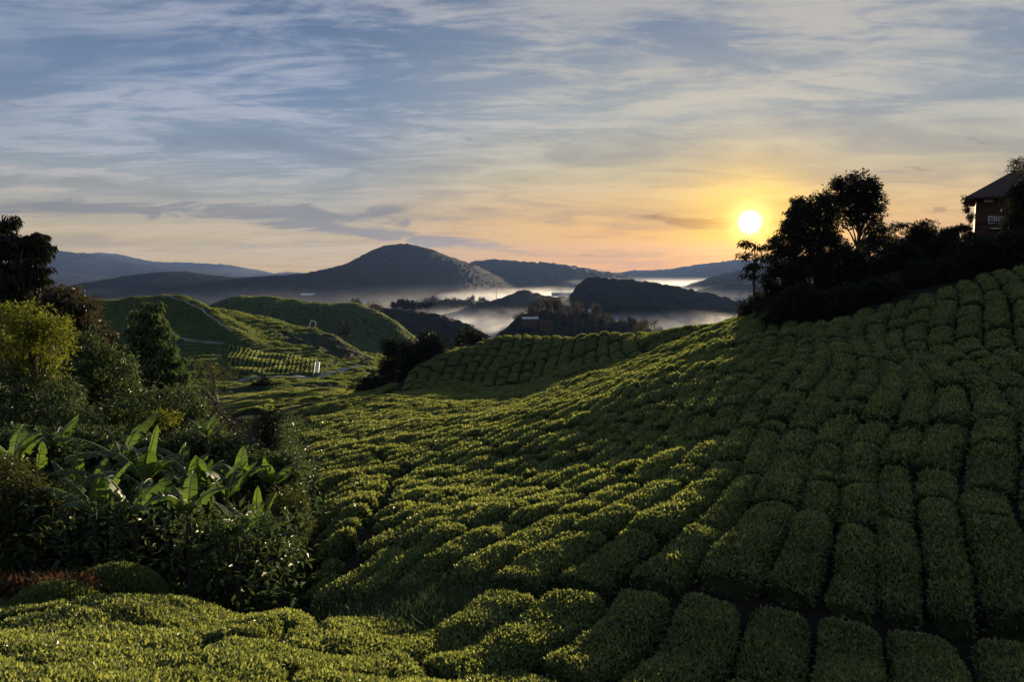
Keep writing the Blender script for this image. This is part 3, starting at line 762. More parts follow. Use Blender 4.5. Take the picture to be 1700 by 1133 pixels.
# labels: the row counted from the right edge, and the place in the row counted from the footpath
grp = {}
for q in ind: grp.setdefault((q[1][0], q[1][1]), []).append(q)
rows_s = sorted([k for k in grp if k[0] == 'slope'], key=lambda k: -k[1])
rows_n = sorted([k for k in grp if k[0] == 'near'], key=lambda k: k[1])
used = set()
for rows_, kind_ in ((rows_s, 's'), (rows_n, 'n')):
    for ri, k in enumerate(rows_):
        g_ = sorted(grp[k], key=lambda q: (q[4] if kind_ == 's' else -q[2]))
        for ci, q in enumerate(g_):
            if kind_ == 's':
                lab = 'clipped tea bush, %s above the footpath, in the %s row from the right edge' % (ORD[min(ci, 48)], ORD[min(ri, 48)])
            else:
                lab = 'foreground tea bush, %s from the right in the %s row below the footpath' % (ORD[min(ci, 48)], ORD[min(ri, 48)])
            if lab in used: print('dup', lab)
            used.add(lab)
            mb = MB(); bush_geo(mb, q[1])
            x, y = q[1][7]((q[1][3] + q[1][4]) / 2, (q[1][5] + q[1][6]) / 2)
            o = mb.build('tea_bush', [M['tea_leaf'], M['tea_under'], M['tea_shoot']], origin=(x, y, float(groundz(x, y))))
            tag(o, lab, 'tea bush', 'clipped tea bushes on the near slopes')
mb = MB()
for q in rest: bush_geo(mb, q[1], True, 0.8)
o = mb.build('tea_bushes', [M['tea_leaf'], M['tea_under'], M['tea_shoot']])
tag(o, 'rows of smaller, farther clipped tea bushes running over the slopes', 'tea bushes', kind='stuff')

# ------------------------------------------------------------------ trees
def unit(n_):
    v = rng.normal(size=(n_, 3)); return v / np.linalg.norm(v, axis=1)[:, None]
def crown_leaves(mb, blobs, d, leafL, leafW, clump, per, droop, density=1.0, flat=1.0, shell=0.55, matn=0):
    """blobs: (cx, cy, cz, rx, ry, rz) world ellipsoids filled with leaf clumps; returns clump centres"""
    cs = []
    for (cx, cy, cz, rx, ry, rz) in blobs:
        n = max(4, int(density * (rx * ry + ry * rz + rx * rz) / (clump * clump) * 1.5))
        u = unit(n); r = shell + (1 - shell) * rng.random(n) ** 0.6
        c = u * r[:, None] * np.array([rx, ry, rz]) * (1 + 0.22 * rng.normal(size=(n, 1)) * 0.6) + np.array([cx, cy, cz])
        cs.append(c)
        nn = n * per
        ci = np.repeat(np.arange(n), per)
        cr = clump * (0.6 + 0.8 * rng.random(n))[ci]
        off = unit(nn) * (rng.random(nn) ** 0.45)[:, None] * cr[:, None]
        off[:, 2] *= flat
        p = c[ci] + off
        outd = off / (np.linalg.norm(off, axis=1)[:, None] + 1e-6)
        dr = outd * 0.8 + unit(nn) * 0.55 + np.array([0, 0, -droop])
        nb = np.array([0, 0, 1.0]) + unit(nn) * 0.7 + outd * 0.4
        sz = leafL * (0.65 + 0.7 * rng.random(nn))
        mb.leaves(p, dr, nb, sz, sz * leafW / leafL, matn, 0.15, 0.12)
    return np.concatenate(cs)
def tree(name, label, px, d, ytop, crown, trunk_r=0.15, leafL=0.2, leafW=0.1, clump=0.5, per=24, droop=0.2, leaf='jungle_leaf', bark='bark', density=1.0, flat=1.0,
         group=None, cat='tree', lean=0.0, ybase=None, limbs=14, depth=1.0, shell=0.55):
    """crown: (px, py, half width, half height) blobs in photograph pixels, placed at distance d with real depth"""
    ppm = F / d
    bx_ = at(px, 500, d)[0]
    gz = float(groundz(bx_, d)) if ybase is None else at(px, ybase, d)[2]
    gz -= 0.05
    root = empty(name, (bx_, d, gz), label, cat, group)
    blobs = []
    for (cx, cy_, hw, hh) in crown:
        c = at(cx, cy_, d)
        rx = hw / ppm; rz = hh / ppm
        dj = random.uniform(-0.3, 0.3) * rx * depth
        blobs.append((c[0], d + dj, c[2], rx, rx * 0.9 * depth, rz))
    mbc = MB()
    cs = crown_leaves(mbc, blobs, d, leafL, leafW, clump, per, droop, density, flat, shell)
    top = max(b[2] + b[5] * 0.4 for b in blobs)
    cxm = sum(b[0] for b in blobs) / len(blobs)
    n = 10
    tt = np.linspace(0, 1, n)
    tx = bx_ + (cxm - bx_) * tt ** 1.3 + 0.15 * np.sin(tt * 5 + px) * trunk_r * 3
    pts = np.stack([tx, d + 0.2 * np.sin(tt * 4 + d) * trunk_r * 3, gz - 0.2 + (top - gz) * tt], 1)
    mt = MB()
    mt.tube(pts, trunk_r * (1 - 0.82 * tt) * (1 + 0.5 * np.exp(-tt * 14)), 7)
    pick = rng.choice(len(cs), min(limbs, len(cs)), replace=False)
    for k in pick:
        c = cs[k]
        zf = np.clip((c[2] - (gz)) / (top - gz) - 0.18 - 0.1 * random.random(), 0.12, 0.95)
        i = zf * (n - 1); i0 = int(min(i, n - 2)); s0 = pts[i0] + (pts[i0 + 1] - pts[i0]) * (i - i0)
        mid = (s0 + c) / 2 + np.array([0, 0, 0.12 * np.linalg.norm(c - s0)])
        r0 = trunk_r * (1 - 0.82 * zf) * 0.55
        mt.tube([s0, mid, c], [r0, r0 * 0.6, r0 * 0.22], 5)
    org = (bx_, d, gz)
    o = mt.build('trunk', M[bark], root, org)
    o = mbc.build('crown', M[leaf], root, org)
    return root

# --- the jungle gully on the left
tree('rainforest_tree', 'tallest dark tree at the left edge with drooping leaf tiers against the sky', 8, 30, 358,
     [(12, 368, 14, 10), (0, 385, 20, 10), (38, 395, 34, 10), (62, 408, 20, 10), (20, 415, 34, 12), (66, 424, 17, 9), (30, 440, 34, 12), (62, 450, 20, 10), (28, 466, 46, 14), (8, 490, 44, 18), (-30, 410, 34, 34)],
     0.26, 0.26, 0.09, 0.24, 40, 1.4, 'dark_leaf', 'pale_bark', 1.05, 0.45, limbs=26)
tree('rainforest_tree', 'dark brownish spreading tree just below the tall tree at the left edge', 90, 33, 470,
     [(80, 486, 46, 16), (122, 500, 34, 16), (60, 508, 54, 24), (135, 530, 34, 24), (100, 535, 50, 26), (155, 565, 34, 26), (175, 590, 30, 20)],
     0.25, 0.26, 0.11, 0.42, 34, 0.7, 'brown_leaf', 'bark', 1.1, 0.6)
tree('broadleaf_tree', 'bright yellow-green leafy tree at the left edge in front of darker trees', 50, 25, 500,
     [(20, 520, 34, 22), (60, 530, 42, 22), (100, 548, 34, 20), (30, 560, 44, 26), (80, 575, 40, 24), (60, 615, 34, 30), (20, 600, 34, 30)],
     0.2, 0.16, 0.06, 0.30, 44, 0.1, 'yellow_leaf', 'bark', 0.95, 0.7)
tree('broadleaf_tree', 'dark dense tree between the yellow-green tree and the slender tree', 160, 29, 560,
     [(150, 592, 40, 30), (190, 610, 36, 34), (120, 635, 48, 36), (190, 660, 48, 36), (160, 572, 30, 22), (150, 690, 60, 30)],
     0.2, 0.2, 0.09, 0.36, 34, 0.3, 'jungle_leaf', 'bark', 1.1, 0.8)
tree('slender_tree', 'slender tree with tiered drooping crown and bare pale trunk before the tea hills', 238, 34, 510,
     [(250, 506, 10, 9), (249, 520, 20, 11), (246, 540, 30, 12), (256, 560, 36, 13), (234, 580, 38, 13), (276, 584, 32, 12), (252, 604, 56, 15), (288, 624, 30, 15), (218, 622, 32, 16), (266, 644, 44, 13)],
     0.17, 0.28, 0.10, 0.30, 34, 1.3, 'jungle_leaf', 'pale_bark', 0.95, 0.5, limbs=24)
tree('broadleaf_tree', 'dark leafy tree mass behind the banana plants at the left edge', 40, 24, 630,
     [(0, 650, 50, 34), (70, 660, 50, 34), (120, 690, 50, 30), (30, 690, 60, 30)],
     0.2, 0.17, 0.08, 0.32, 34, 0.3, 'jungle_leaf', 'bark', 1.0, 0.8)
tree('broadleaf_tree', 'dark tree standing at the foot of the slender tiered tree', 245, 28, 640,
     [(210, 690, 46, 34), (260, 680, 40, 34), (300, 660, 34, 28), (310, 700, 40, 30), (255, 720, 60, 26)],
     0.2, 0.18, 0.08, 0.34, 34, 0.4, 'jungle_leaf', 'bark', 1.1, 0.8)
tree('feathery_tree', 'thin olive feathery tree between the slender tree and the lit tea patch', 358, 62, 585,
     [(350, 606, 26, 18), (372, 618, 20, 20), (345, 636, 28, 20), (375, 645, 22, 18), (318, 604, 12, 14)],
     0.18, 0.24, 0.08, 0.6, 26, 0.3, 'olive_leaf', 'pale_bark', 0.55, 0.8)
tree('broadleaf_tree', 'reddish-brown leafy tree beside the lit tea patch right of the slender tree', 335, 38, 665,
     [(330, 680, 24, 20), (352, 700, 30, 20), (320, 705, 30, 20), (378, 715, 26, 16)],
     0.15, 0.2, 0.09, 0.36, 30, 0.4, 'brown_leaf', 'bark', 0.9, 0.8)
tree('column_tree', 'narrow dark column-shaped tree at the right end of the thicket', 445, 24, 680,
     [(447, 692, 15, 14), (442, 712, 18, 16), (448, 738, 20, 18), (440, 762, 24, 18)],
     0.1, 0.16, 0.08, 0.22, 30, 0.4, 'dark_leaf', 'bark', 1.2, 0.9)
SH = [
 ('broad olive shrub at the left edge below the banana plants', 20, 15.6, [(-10, 790, 50, 34), (40, 800, 44, 30), (20, 840, 60, 36), (70, 830, 34, 30), (-10, 890, 54, 40), (40, 900, 40, 40)], 'olive_leaf', 0.13, 0.04, 0.26),
 ('dark shrub right of the olive shrub at the foot of the thicket', 110, 16.8, [(110, 880, 40, 34), (150, 900, 44, 40), (100, 930, 40, 26), (180, 930, 40, 26)], 'dark_leaf', 0.13, 0.06, 0.30),
 ('dark glossy shrub under the left banana clump', 190, 18.0, [(175, 850, 40, 30), (210, 880, 44, 34), (235, 920, 44, 34)], 'jungle_leaf', 0.22, 0.10, 0.30),
 ('dark glossy shrub under the middle banana clump', 280, 17.8, [(270, 870, 44, 30), (310, 890, 44, 36), (280, 930, 50, 30)], 'dark_leaf', 0.15, 0.07, 0.22),
 ('rounded dark shrub left of the rightmost big banana plant', 360, 18.0, [(345, 870, 36, 28), (380, 900, 40, 34), (350, 935, 44, 28)], 'jungle_leaf', 0.18, 0.04, 0.34),
 ('dark shrub at the gully mouth under the rightmost big banana plant', 440, 17.4, [(420, 950, 34, 18), (450, 935, 30, 24), (470, 915, 24, 24)], 'jungle_leaf', 0.12, 0.05, 0.22),
 ('yellow-green mounded fern shrub at the right corner of the thicket', 490, 18.6, [(478, 835, 30, 22), (495, 860, 24, 22), (470, 870, 30, 24), (490, 885, 22, 18)], 'olive_leaf', 0.15, 0.03, 0.22),
 ('dark broadleaf shrub high in the thicket below the column-shaped tree', 420, 22.5, [(400, 770, 40, 26), (440, 790, 38, 26), (470, 780, 30, 24), (420, 820, 44, 30), (480, 810, 24, 20)], 'jungle_leaf', 0.17, 0.08, 0.28),
 ('green broadleaf shrub in the middle of the thicket behind the bananas', 330, 23, [(300, 745, 44, 26), (345, 735, 40, 22), (330, 775, 50, 30), (380, 760, 34, 26)], 'jungle_leaf', 0.17, 0.08, 0.28),
 ('broadleaf shrub behind the left banana clump', 180, 22, [(130, 740, 44, 28), (190, 745, 44, 28), (240, 755, 40, 28), (180, 790, 60, 34), (240, 800, 50, 34)], 'jungle_leaf', 0.17, 0.08, 0.28),
 ('shrub behind the leftmost banana leaves at the left edge', 40, 20, [(0, 735, 44, 28), (50, 745, 44, 28), (90, 780, 44, 34), (10, 775, 50, 24)], 'jungle_leaf', 0.15, 0.07, 0.28),
 ('olive shrub patch lit between the middle banana plants', 320, 20, [(300, 835, 44, 28), (350, 830, 40, 24), (390, 850, 34, 24)], 'olive_leaf', 0.14, 0.06, 0.24),
 ('low yellow-green shrub in front of the slender tree trunk', 270, 25.5, [(262, 695, 26, 12), (235, 705, 18, 9)], 'yellow_leaf', 0.13, 0.06, 0.22),
]
for (lab, px, d, cr, lf, lL, lW, cl) in SH:
    tree('shrub', lab, px, d, 0, cr, 0.06, lL, lW, cl, 46, 0.25, lf, 'bark', 1.5, 0.8, cat='shrub', group='shrubs of the thicket', limbs=10)

# undergrowth that nobody could count
def scatter_leaves(name, pts_xy, hmax, L, W, n, mat_, up, label, cat, clump=0.3):
    k = len(pts_xy); idx = rng.integers(0, k, n)
    p = np.asarray(pts_xy)[idx] + rng.normal(size=(n, 2)) * clump
    z = groundz(p[:, 0], p[:, 1]); h = rng.random(n) ** 1.0 * hmax
    P3 = np.stack([p[:, 0], p[:, 1], z + h], 1)
    dr = unit(n) * 0.8 + np.array([0, 0, up])
    mb = MB(); s_ = L * (0.6 + 0.8 * rng.random(n))
    mb.leaves(P3, dr, unit(n) * 0.6 + np.array([0, 0, 1]), s_, s_ * W / L, 0, 0.1, 0.2)
    o = mb.build(name, M[mat_]); return tag(o, label, cat, kind='stuff')
pts = []
while len(pts) < 2500:
    d = random.uniform(15.2, 42); px = random.uniform(-250, 520)
    if px < left_edge(d) - 6: pts.append((at(px, 500, d)[0], d))
scatter_leaves('undergrowth', pts, 2.6, 0.20, 0.08, 90000, 'jungle_leaf', 0.3, 'tangled dark undergrowth filling the gully below the trees', 'undergrowth', 0.3)
pts = [(at(random.gauss(705, 55), 985, 14.2 + random.gauss(0, 0.5))[0], 14.2 + random.gauss(0, 0.55)) for _ in range(900)]
scatter_leaves('grass', pts, 0.12, 0.34, 0.018, 26000, 'grass', 0.9, 'matted dark grass in the dip beside the footpath', 'grass', 0.12)
pts = [(at(px_, 970, d_)[0], d_) for px_, d_ in [(random.uniform(-160, 140), random.uniform(12.9, 14.7)) for _ in range(700)]]
scatter_leaves('dry_ferns', pts, 0.75, 0.20, 0.035, 26000, 'fern_red', 0.25, 'rust-brown dry ferns at the left edge between tea and thicket', 'ferns', 0.12)
# upright untrimmed tea shrubs on the edge
for (px, d, w_, h_, lab) in ((188, 14.3, 1.0, 0.8, 'untrimmed tufted tea shrub standing above the foreground tea by the thicket'),
                             (85, 12.6, 0.8, 0.55, 'small untrimmed yellow-green tea shrub among the rust-brown ferns')):
    x = at(px, 950, d)[0]; g0_ = float(groundz(x, d)); n = 5200
    u = unit(n); u[:, 2] = np.abs(u[:, 2])
    p = np.stack([x + u[:, 0] * w_, d + u[:, 1] * w_ * 0.8, g0_ + 0.1 + u[:, 2] * h_], 1) * 1.0
    mb = MB(); dr = u * 0.45 + np.array([0, 0, 1.0]) + unit(n) * 0.35
    s_ = 0.10 * (0.7 + 0.6 * rng.random(n)); mb.leaves(p, dr, unit(n), s_, s_ * 0.3, 0, 0.1)
    mu = MB(); th = np.linspace(0, 2 * np.pi, 17); ph = np.linspace(0, np.pi / 2, 7)
    TH_, PH_ = np.meshgrid(th, ph, indexing='ij')
    mu.grid(np.stack([x + np.cos(TH_) * np.cos(PH_) * w_ * 0.93, d + np.sin(TH_) * np.cos(PH_) * w_ * 0.75, g0_ + np.sin(PH_) * h_], -1))
    root = empty('tea_shrub', (x, d, g0_), lab, 'shrub')
    mb.build('foliage', M['tea_leaf'], root, (x, d, g0_)); mu.build('branches', M['tea_under'], root, (x, d, g0_))

# banana plants
def banana(px, d, ybase, hs, leaves, label):
    hs = hs * 0.5; b = at(px, ybase + (6 if px in (128, 240, 424, 222, 312, 392, 155) else 8 + 24 * random.Random(px).random()), d); org = b
    root = empty('banana_plant', b, label, 'banana plant', 'banana plants in the gully')
    st = MB(); st.tube([b + np.array([0, 0, -2.4]), b + np.array([0.02, 0, hs * 0.5]), b + np.array([0.03, 0, hs])], [0.075, 0.065, 0.05], 8)
    st.build('stem', M['bark'], root, org)
    for (az_, el, ln, wd, curve, torn) in leaves:
        wd *= 0.80; ln *= 0.95; torn = min(0.9, torn + 0.15)
        n = 22
        t = np.linspace(0, 1, n)
        el_ = el - curve * t ** 1.4
        step = ln / (n - 1)
        hx = np.cumsum(np.cos(el_)) * step; hz = np.cumsum(np.sin(el_)) * step
        ca, sa = math.cos(az_), math.sin(az_)
        mid = np.stack([b[0] + 0.03 + hx * ca, b[1] + hx * sa, b[2] + hs - 0.1 + hz], 1)
        side = np.array([-sa, ca, 0.0])
        up_ = np.stack([-np.sin(el_) * ca, -np.sin(el_) * sa, np.cos(el_)], 1)
        wpr = wd * np.clip(np.sin(np.pi * np.clip((t - 0.14) / 0.86, 0, 1) ** 0.75), 0, 1) ** 0.55 * (t > 0.14)
        m1 = MB()
        for sgn in (-1, 1):
            for k in range(3, n - 1):
                # each strip of blade between two tears
                if k == 3 or random.random() < torn * 0.55:
                    g_ = 0.22 if k > 3 else 0.0
                    sag = 0.26 + random.random() * 0.9 * torn; fw_ = random.uniform(0.1, 0.7)
                else: g_ = 0.0
                e0 = mid[k] + (mid[k + 1] - mid[k]) * g_
                fwd = (mid[k + 1] - mid[k]) * fw_
                o0 = side * sgn * wpr[k] + up_[k] * (0.10 - sag) * wpr[k]
                o1 = side * sgn * wpr[k + 1] + up_[k] * (0.10 - sag) * wpr[k + 1]
                m1.add([e0, e0 + o0 + fwd, mid[k + 1] + o1 + fwd, mid[k + 1]], [(0, 1, 2, 3)], 0)
        m1.tube(mid, 0.022 * (1 - 0.8 * t) * (ln / 1.6) + 0.004, 5, 1)
        m1.build('leaf', [M['banana_leaf'], M['banana_rib']], root, org)
def fan(n, ln, el0, seed, torn=0.4, wd=0.22):
    r = random.Random(seed); out = []
    for k in range(n):
        out.append((2 * math.pi * k / n + r.uniform(-0.3, 0.3), el0 + r.uniform(-0.25, 0.3), 1.15 * ln * r.uniform(0.75, 1.1), 1.3 * wd * r.uniform(0.85, 1.15), r.uniform(0.5, 1.7), torn * r.uniform(0.2, 1.8)))
    return out
banana(128, 18.5, 850, 0.7, [(R(100), R(86), 1.6, 0.2, 0.2, 0.1), (R(35), R(70), 1.5, 0.16, 0.5, 0.8), (R(150), R(62), 1.5, 0.2, 0.7, 0.5), (R(10), R(45), 1.3, 0.18, 1.0, 0.8),
                             (R(200), R(50), 1.2, 0.18, 1.3, 0.5), (R(-60), R(55), 1.1, 0.18, 1.2, 0.4), (R(25), R(62), 2.0, 0.16, 1.1, 0.9)], 'banana plant with upright fan of leaves above the olive shrub')
banana(62, 18.0, 800, 1.1, [(R(175), R(55), 1.7, 0.24, 1.6, 0.9), (R(190), R(30), 1.4, 0.24, 1.5, 0.3), (R(80), R(84), 1.0, 0.2, 0.3, 0.6), (R(250), R(40), 1.2, 0.2, 1.3, 0.2), (R(20), R(35), 1.3, 0.2, 1.3, 0.6)],
       'leftmost banana plant with a torn leaf arching to the left edge')
banana(240, 18.6, 830, 0.9, fan(6, 1.45, R(68), 3, 0.4) + [(R(60), R(82), 1.7, 0.22, 0.3, 0.05)], 'banana plant with a tall bright leaf left of the middle of the thicket')
banana(278, 18.2, 850, 0.7, fan(6, 1.2, R(66), 5, 0.3), 'short banana plant just right of the one with the tall bright leaf')
banana(325, 18.8, 830, 0.8, fan(6, 1.35, R(66), 8, 0.5), 'banana plant with pale-edged leaf in the middle of the thicket')
banana(372, 18.8, 840, 0.6, fan(5, 1.2, R(70), 9, 0.3), 'banana plant between the middle one and the rightmost big one')
banana(424, 17.4, 905, 0.5, [(R(80), R(88), 1.35, 0.18, 0.15, 0.1), (R(30), R(74), 1.3, 0.16, 0.3, 0.2), (R(160), R(66), 1.2, 0.15, 0.9, 0.2), (R(5), R(28), 1.3, 0.14, 0.9, 0.8), (R(10), R(50), 1.2, 0.14, 0.8, 0.5),
                             (R(185), R(40), 1.0, 0.14, 1.0, 0.6)], 'rightmost big banana plant with glowing upright leaves before the dark shrub')
banana(468, 19.5, 832, 0.4, fan(7, 0.75, R(62), 12, 0.1, 0.07), 'small spiky young banana plant beside the yellow-green fern shrub')
banana(342, 22.0, 728, 0.5, fan(7, 0.9, R(66), 14, 0.1, 0.09), 'small banana plant at the top of the thicket under the lit tea patch')
banana(200, 20.0, 775, 0.9, fan(6, 1.5, R(48), 15, 0.8, 0.18), 'banana plant with long torn drooping leaves behind the left clump')
banana(512, 31.0, 776, 0.1, fan(7, 0.8, R(55), 17, 0.1, 0.06), 'small spiky plant at the thicket edge beside the tea slope')

for k_, (px_, d_, yb_, h_, ln_, lab_) in enumerate([
    (165, 18.2, 842, 0.7, 1.2, 'banana plant just right of the upright fan above the olive shrub'),
    (205, 17.8, 868, 0.5, 1.1, 'low banana plant between the left clump and the tall bright leaf'),
    (300, 20.5, 800, 0.6, 1.2, 'banana plant behind the middle one, half hidden by its leaves'),
    (395, 20.0, 815, 0.6, 1.15, 'banana plant behind the rightmost big one'),
    (90, 20.5, 770, 0.7, 1.3, 'banana plant behind the leftmost arching leaf'),
    (20, 17.5, 775, 0.6, 1.2, 'banana plant at the left edge above the olive shrub'),
    (222, 15.9, 868, 0.5, 1.2, 'low banana plant in front of the left glossy shrub near the tea'),
    (312, 15.8, 872, 0.5, 1.15, 'low banana plant in front of the middle shrubs near the tea'),
    (392, 15.8, 900, 0.4, 1.0, 'lowest banana plant left of the gully mouth'),
    (155, 15.7, 862, 0.5, 1.1, 'low banana plant right of the olive shrub near the ferns'),
    (452, 21.0, 800, 0.4, 0.9, 'banana plant below the column-shaped dark tree'),
    (350, 17.6, 880, 0.3, 0.8, 'small banana plant in front of the rounded dark shrub')]):
    banana(px_, d_, yb_, h_, fan(7, ln_, R(72), 31 + k_, 0.5, 0.17), lab_)

# --- middle distance trees
MT = [
 ('column_tree', 'dark square-topped tree left of the tree clump beyond the lit tea', 646, 100, [(645, 577, 13, 12), (648, 598, 13, 14), (643, 620, 12, 14)], 'dark_leaf', 1.2),
 ('broadleaf_tree', 'largest round dark tree of the clump beside the back tea slope', 718, 106, [(712, 566, 18, 14), (722, 584, 22, 16), (705, 600, 24, 18)], 'dark_leaf', 1.2),
 ('broadleaf_tree', 'dark tree in the middle of the clump beside the back tea slope', 684, 104, [(682, 580, 20, 14), (676, 602, 24, 18), (690, 622, 24, 16)], 'dark_leaf', 1.2),
 ('broadleaf_tree', 'low dark tree at the lower left of the clump where two slopes meet', 625, 108, [(632, 634, 22, 16), (612, 646, 22, 12), (655, 640, 20, 14)], 'dark_leaf', 1.2),
 ('broadleaf_tree', 'round airy tree rising behind the back tea ridge in the mist', 778, 138, [(778, 560, 20, 13), (765, 570, 14, 10), (792, 571, 14, 10)], 'dark_leaf', 0.6),
 ('shrub', 'small round dark bush on the back tea ridge', 833, 116, [(834, 568, 10, 5)], 'dark_leaf', 1.0),
 ('broadleaf_tree', 'round dark tree beside the valley road near its left end', 434, 180, [(434, 638, 13, 11), (428, 646, 10, 7)], 'dark_leaf', 1.2),
 ('broadleaf_tree', 'small round tree on the tea hill above the lit field', 430, 305, [(430, 579, 7, 8)], 'dark_leaf', 1.2),
 ('conifer_tree', 'small pointed tree behind the ridge right of the white frame', 573, 400, [(573, 553, 7, 6), (573, 545, 4, 4)], 'dark_leaf', 1.2),
 ('broadleaf_tree', 'brown tree at the right end of the lit field above the road', 583, 300, [(583, 601, 8, 8), (594, 606, 7, 6)], 'brown_leaf', 1.0),
 ('broadleaf_tree', 'small dark tree between the brown tree and the tree clump', 602, 290, [(601, 602, 5, 7)], 'dark_leaf', 1.2),
 ('broadleaf_tree', 'solitary round tree on the far tea hill crest before the mist', 591, 700, [(592, 504, 6, 4), (590, 509, 6, 3)], 'dark_leaf', 1.2),
 ('broadleaf_tree', 'pair-crowned tree on the far crest left of the valley mist', 622, 700, [(618, 508, 5, 4), (628, 508, 5, 4)], 'brown_leaf', 1.2),
 ('lone_tree', 'lone thin tree poking out of the valley mist', 737, 800, [(737, 529, 3.0, 3), (737, 534, 2, 2)], 'dark_leaf', 1.2),
]
for (nm, lab, px, d, cr, lf, dn) in MT:
    sc_ = d / 100.0
    tree(nm, lab, px, d, 0, cr, 0.16 * sc_ ** 0.6, 0.34 * sc_ ** 0.8, 0.22 * sc_ ** 0.8, 0.7 * sc_ ** 0.85, 46, 0.1, lf, 'bark', dn * 1.9, 0.9, cat='tree' if nm != 'shrub' else 'shrub', limbs=8)
# trees dotted over the village hill and the misty ridges
rr = random.Random(5)
VT = []
for k in range(26):
    px = 862 + k * 9.0 + rr.uniform(-3, 3)
    yy = np.interp(px, [850, 870, 900, 950, 1000, 1040, 1090], [524, 508, 502, 505, 515, 524, 540]) + rr.uniform(0, 18)
    VT.append((px, yy, rr.uniform(5, 9), 600 + rr.uniform(-60, 40), k))
for (px, yy, s_, d, k) in VT:
    pos_ = 'village hill'
    tree('broadleaf_tree', 'bushy hazy tree on the village hill, %s from its left end' % ORD[k], px, d, 0, [(px, yy, s_, s_ * 0.9), (px + 2, yy + s_ * 0.8, s_ * 0.8, s_ * 0.7)], 0.4, 1.3, 0.8, 2.0, 30, 0.1,
         'brown_leaf' if k % 3 else 'dark_leaf', 'bark', 1.0, 0.9, group='trees on the village hill', limbs=4)
for k in range(14):
    px = 655 + k * 11 + rr.uniform(-3, 3); yy = 507 + rr.uniform(-2, 3) + (k - 4) * 0.3 if k < 6 else 500 + rr.uniform(-4, 4)
    s_ = rr.uniform(3, 6)
    tree('broadleaf_tree', 'small hazy tree along the misty ridge, %s from its left end' % ORD[k], px, 860 if k < 6 else 1600, 0, [(px, yy - 1, s_, s_ * 0.9)], 0.5, 2.4, 1.4, 3.4 if k >= 6 else 2.0, 26, 0.1,
         'dark_leaf', 'bark', 1.2, 0.9, group='trees on the misty ridge', limbs=3)
for k in range(10):
    px = 1080 + k * 8 + rr.uniform(-2, 2); s_ = rr.uniform(3.5, 6)
    yy = 541 + rr.uniform(-3, 2)
    if k < 5: tree('broadleaf_tree', 'small brownish tree peeping over the tea ridge, %s from the left' % ORD[k], px - 25, 420, 0, [(px - 25, yy - 3, s_, s_ * 1.1)], 0.3, 1.1, 0.6, 1.4, 14, 0.1,
         'brown_leaf', 'bark', 0.6, 0.9, group='trees behind the tea ridge', limbs=4)

# --- the dark grove and shrubs on the right ridge
D0 = 62
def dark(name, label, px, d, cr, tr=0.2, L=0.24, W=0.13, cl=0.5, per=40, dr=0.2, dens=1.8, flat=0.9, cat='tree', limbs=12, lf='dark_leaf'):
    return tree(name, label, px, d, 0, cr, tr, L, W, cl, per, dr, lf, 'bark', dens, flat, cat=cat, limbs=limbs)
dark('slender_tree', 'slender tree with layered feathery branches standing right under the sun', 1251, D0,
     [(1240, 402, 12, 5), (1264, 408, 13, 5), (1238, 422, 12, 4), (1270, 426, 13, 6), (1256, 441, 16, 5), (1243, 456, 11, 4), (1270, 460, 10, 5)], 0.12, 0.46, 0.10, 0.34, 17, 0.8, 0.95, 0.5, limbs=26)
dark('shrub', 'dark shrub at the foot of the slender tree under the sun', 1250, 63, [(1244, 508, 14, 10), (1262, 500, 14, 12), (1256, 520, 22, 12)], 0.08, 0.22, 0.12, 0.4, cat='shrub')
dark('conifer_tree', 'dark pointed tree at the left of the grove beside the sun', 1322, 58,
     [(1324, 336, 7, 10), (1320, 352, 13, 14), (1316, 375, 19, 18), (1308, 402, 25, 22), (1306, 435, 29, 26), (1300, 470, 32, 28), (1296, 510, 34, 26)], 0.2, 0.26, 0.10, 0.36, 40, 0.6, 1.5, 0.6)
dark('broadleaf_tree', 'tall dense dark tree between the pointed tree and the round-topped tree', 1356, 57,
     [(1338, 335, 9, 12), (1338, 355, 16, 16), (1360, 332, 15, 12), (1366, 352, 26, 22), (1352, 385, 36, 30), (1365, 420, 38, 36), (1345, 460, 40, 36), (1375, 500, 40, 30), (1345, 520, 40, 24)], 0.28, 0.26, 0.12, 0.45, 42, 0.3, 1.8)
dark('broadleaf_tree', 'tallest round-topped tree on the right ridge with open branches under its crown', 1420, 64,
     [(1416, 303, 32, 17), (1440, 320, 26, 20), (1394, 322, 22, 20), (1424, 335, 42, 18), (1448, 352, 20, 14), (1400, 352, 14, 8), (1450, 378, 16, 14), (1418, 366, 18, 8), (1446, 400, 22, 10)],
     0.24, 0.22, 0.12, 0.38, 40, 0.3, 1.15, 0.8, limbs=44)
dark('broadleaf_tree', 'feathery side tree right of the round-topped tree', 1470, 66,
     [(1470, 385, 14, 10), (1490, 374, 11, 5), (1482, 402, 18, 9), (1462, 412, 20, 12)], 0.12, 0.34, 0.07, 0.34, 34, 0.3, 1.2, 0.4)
dark('broadleaf_tree', 'low dark tree below the open branches of the round-topped tree', 1420, 58, [(1395, 440, 34, 28), (1440, 436, 34, 24), (1475, 450, 34, 26), (1420, 480, 54, 30), (1470, 490, 40, 26)], 0.15, 0.22, 0.12, 0.5, 46, 0.2, 2.4)
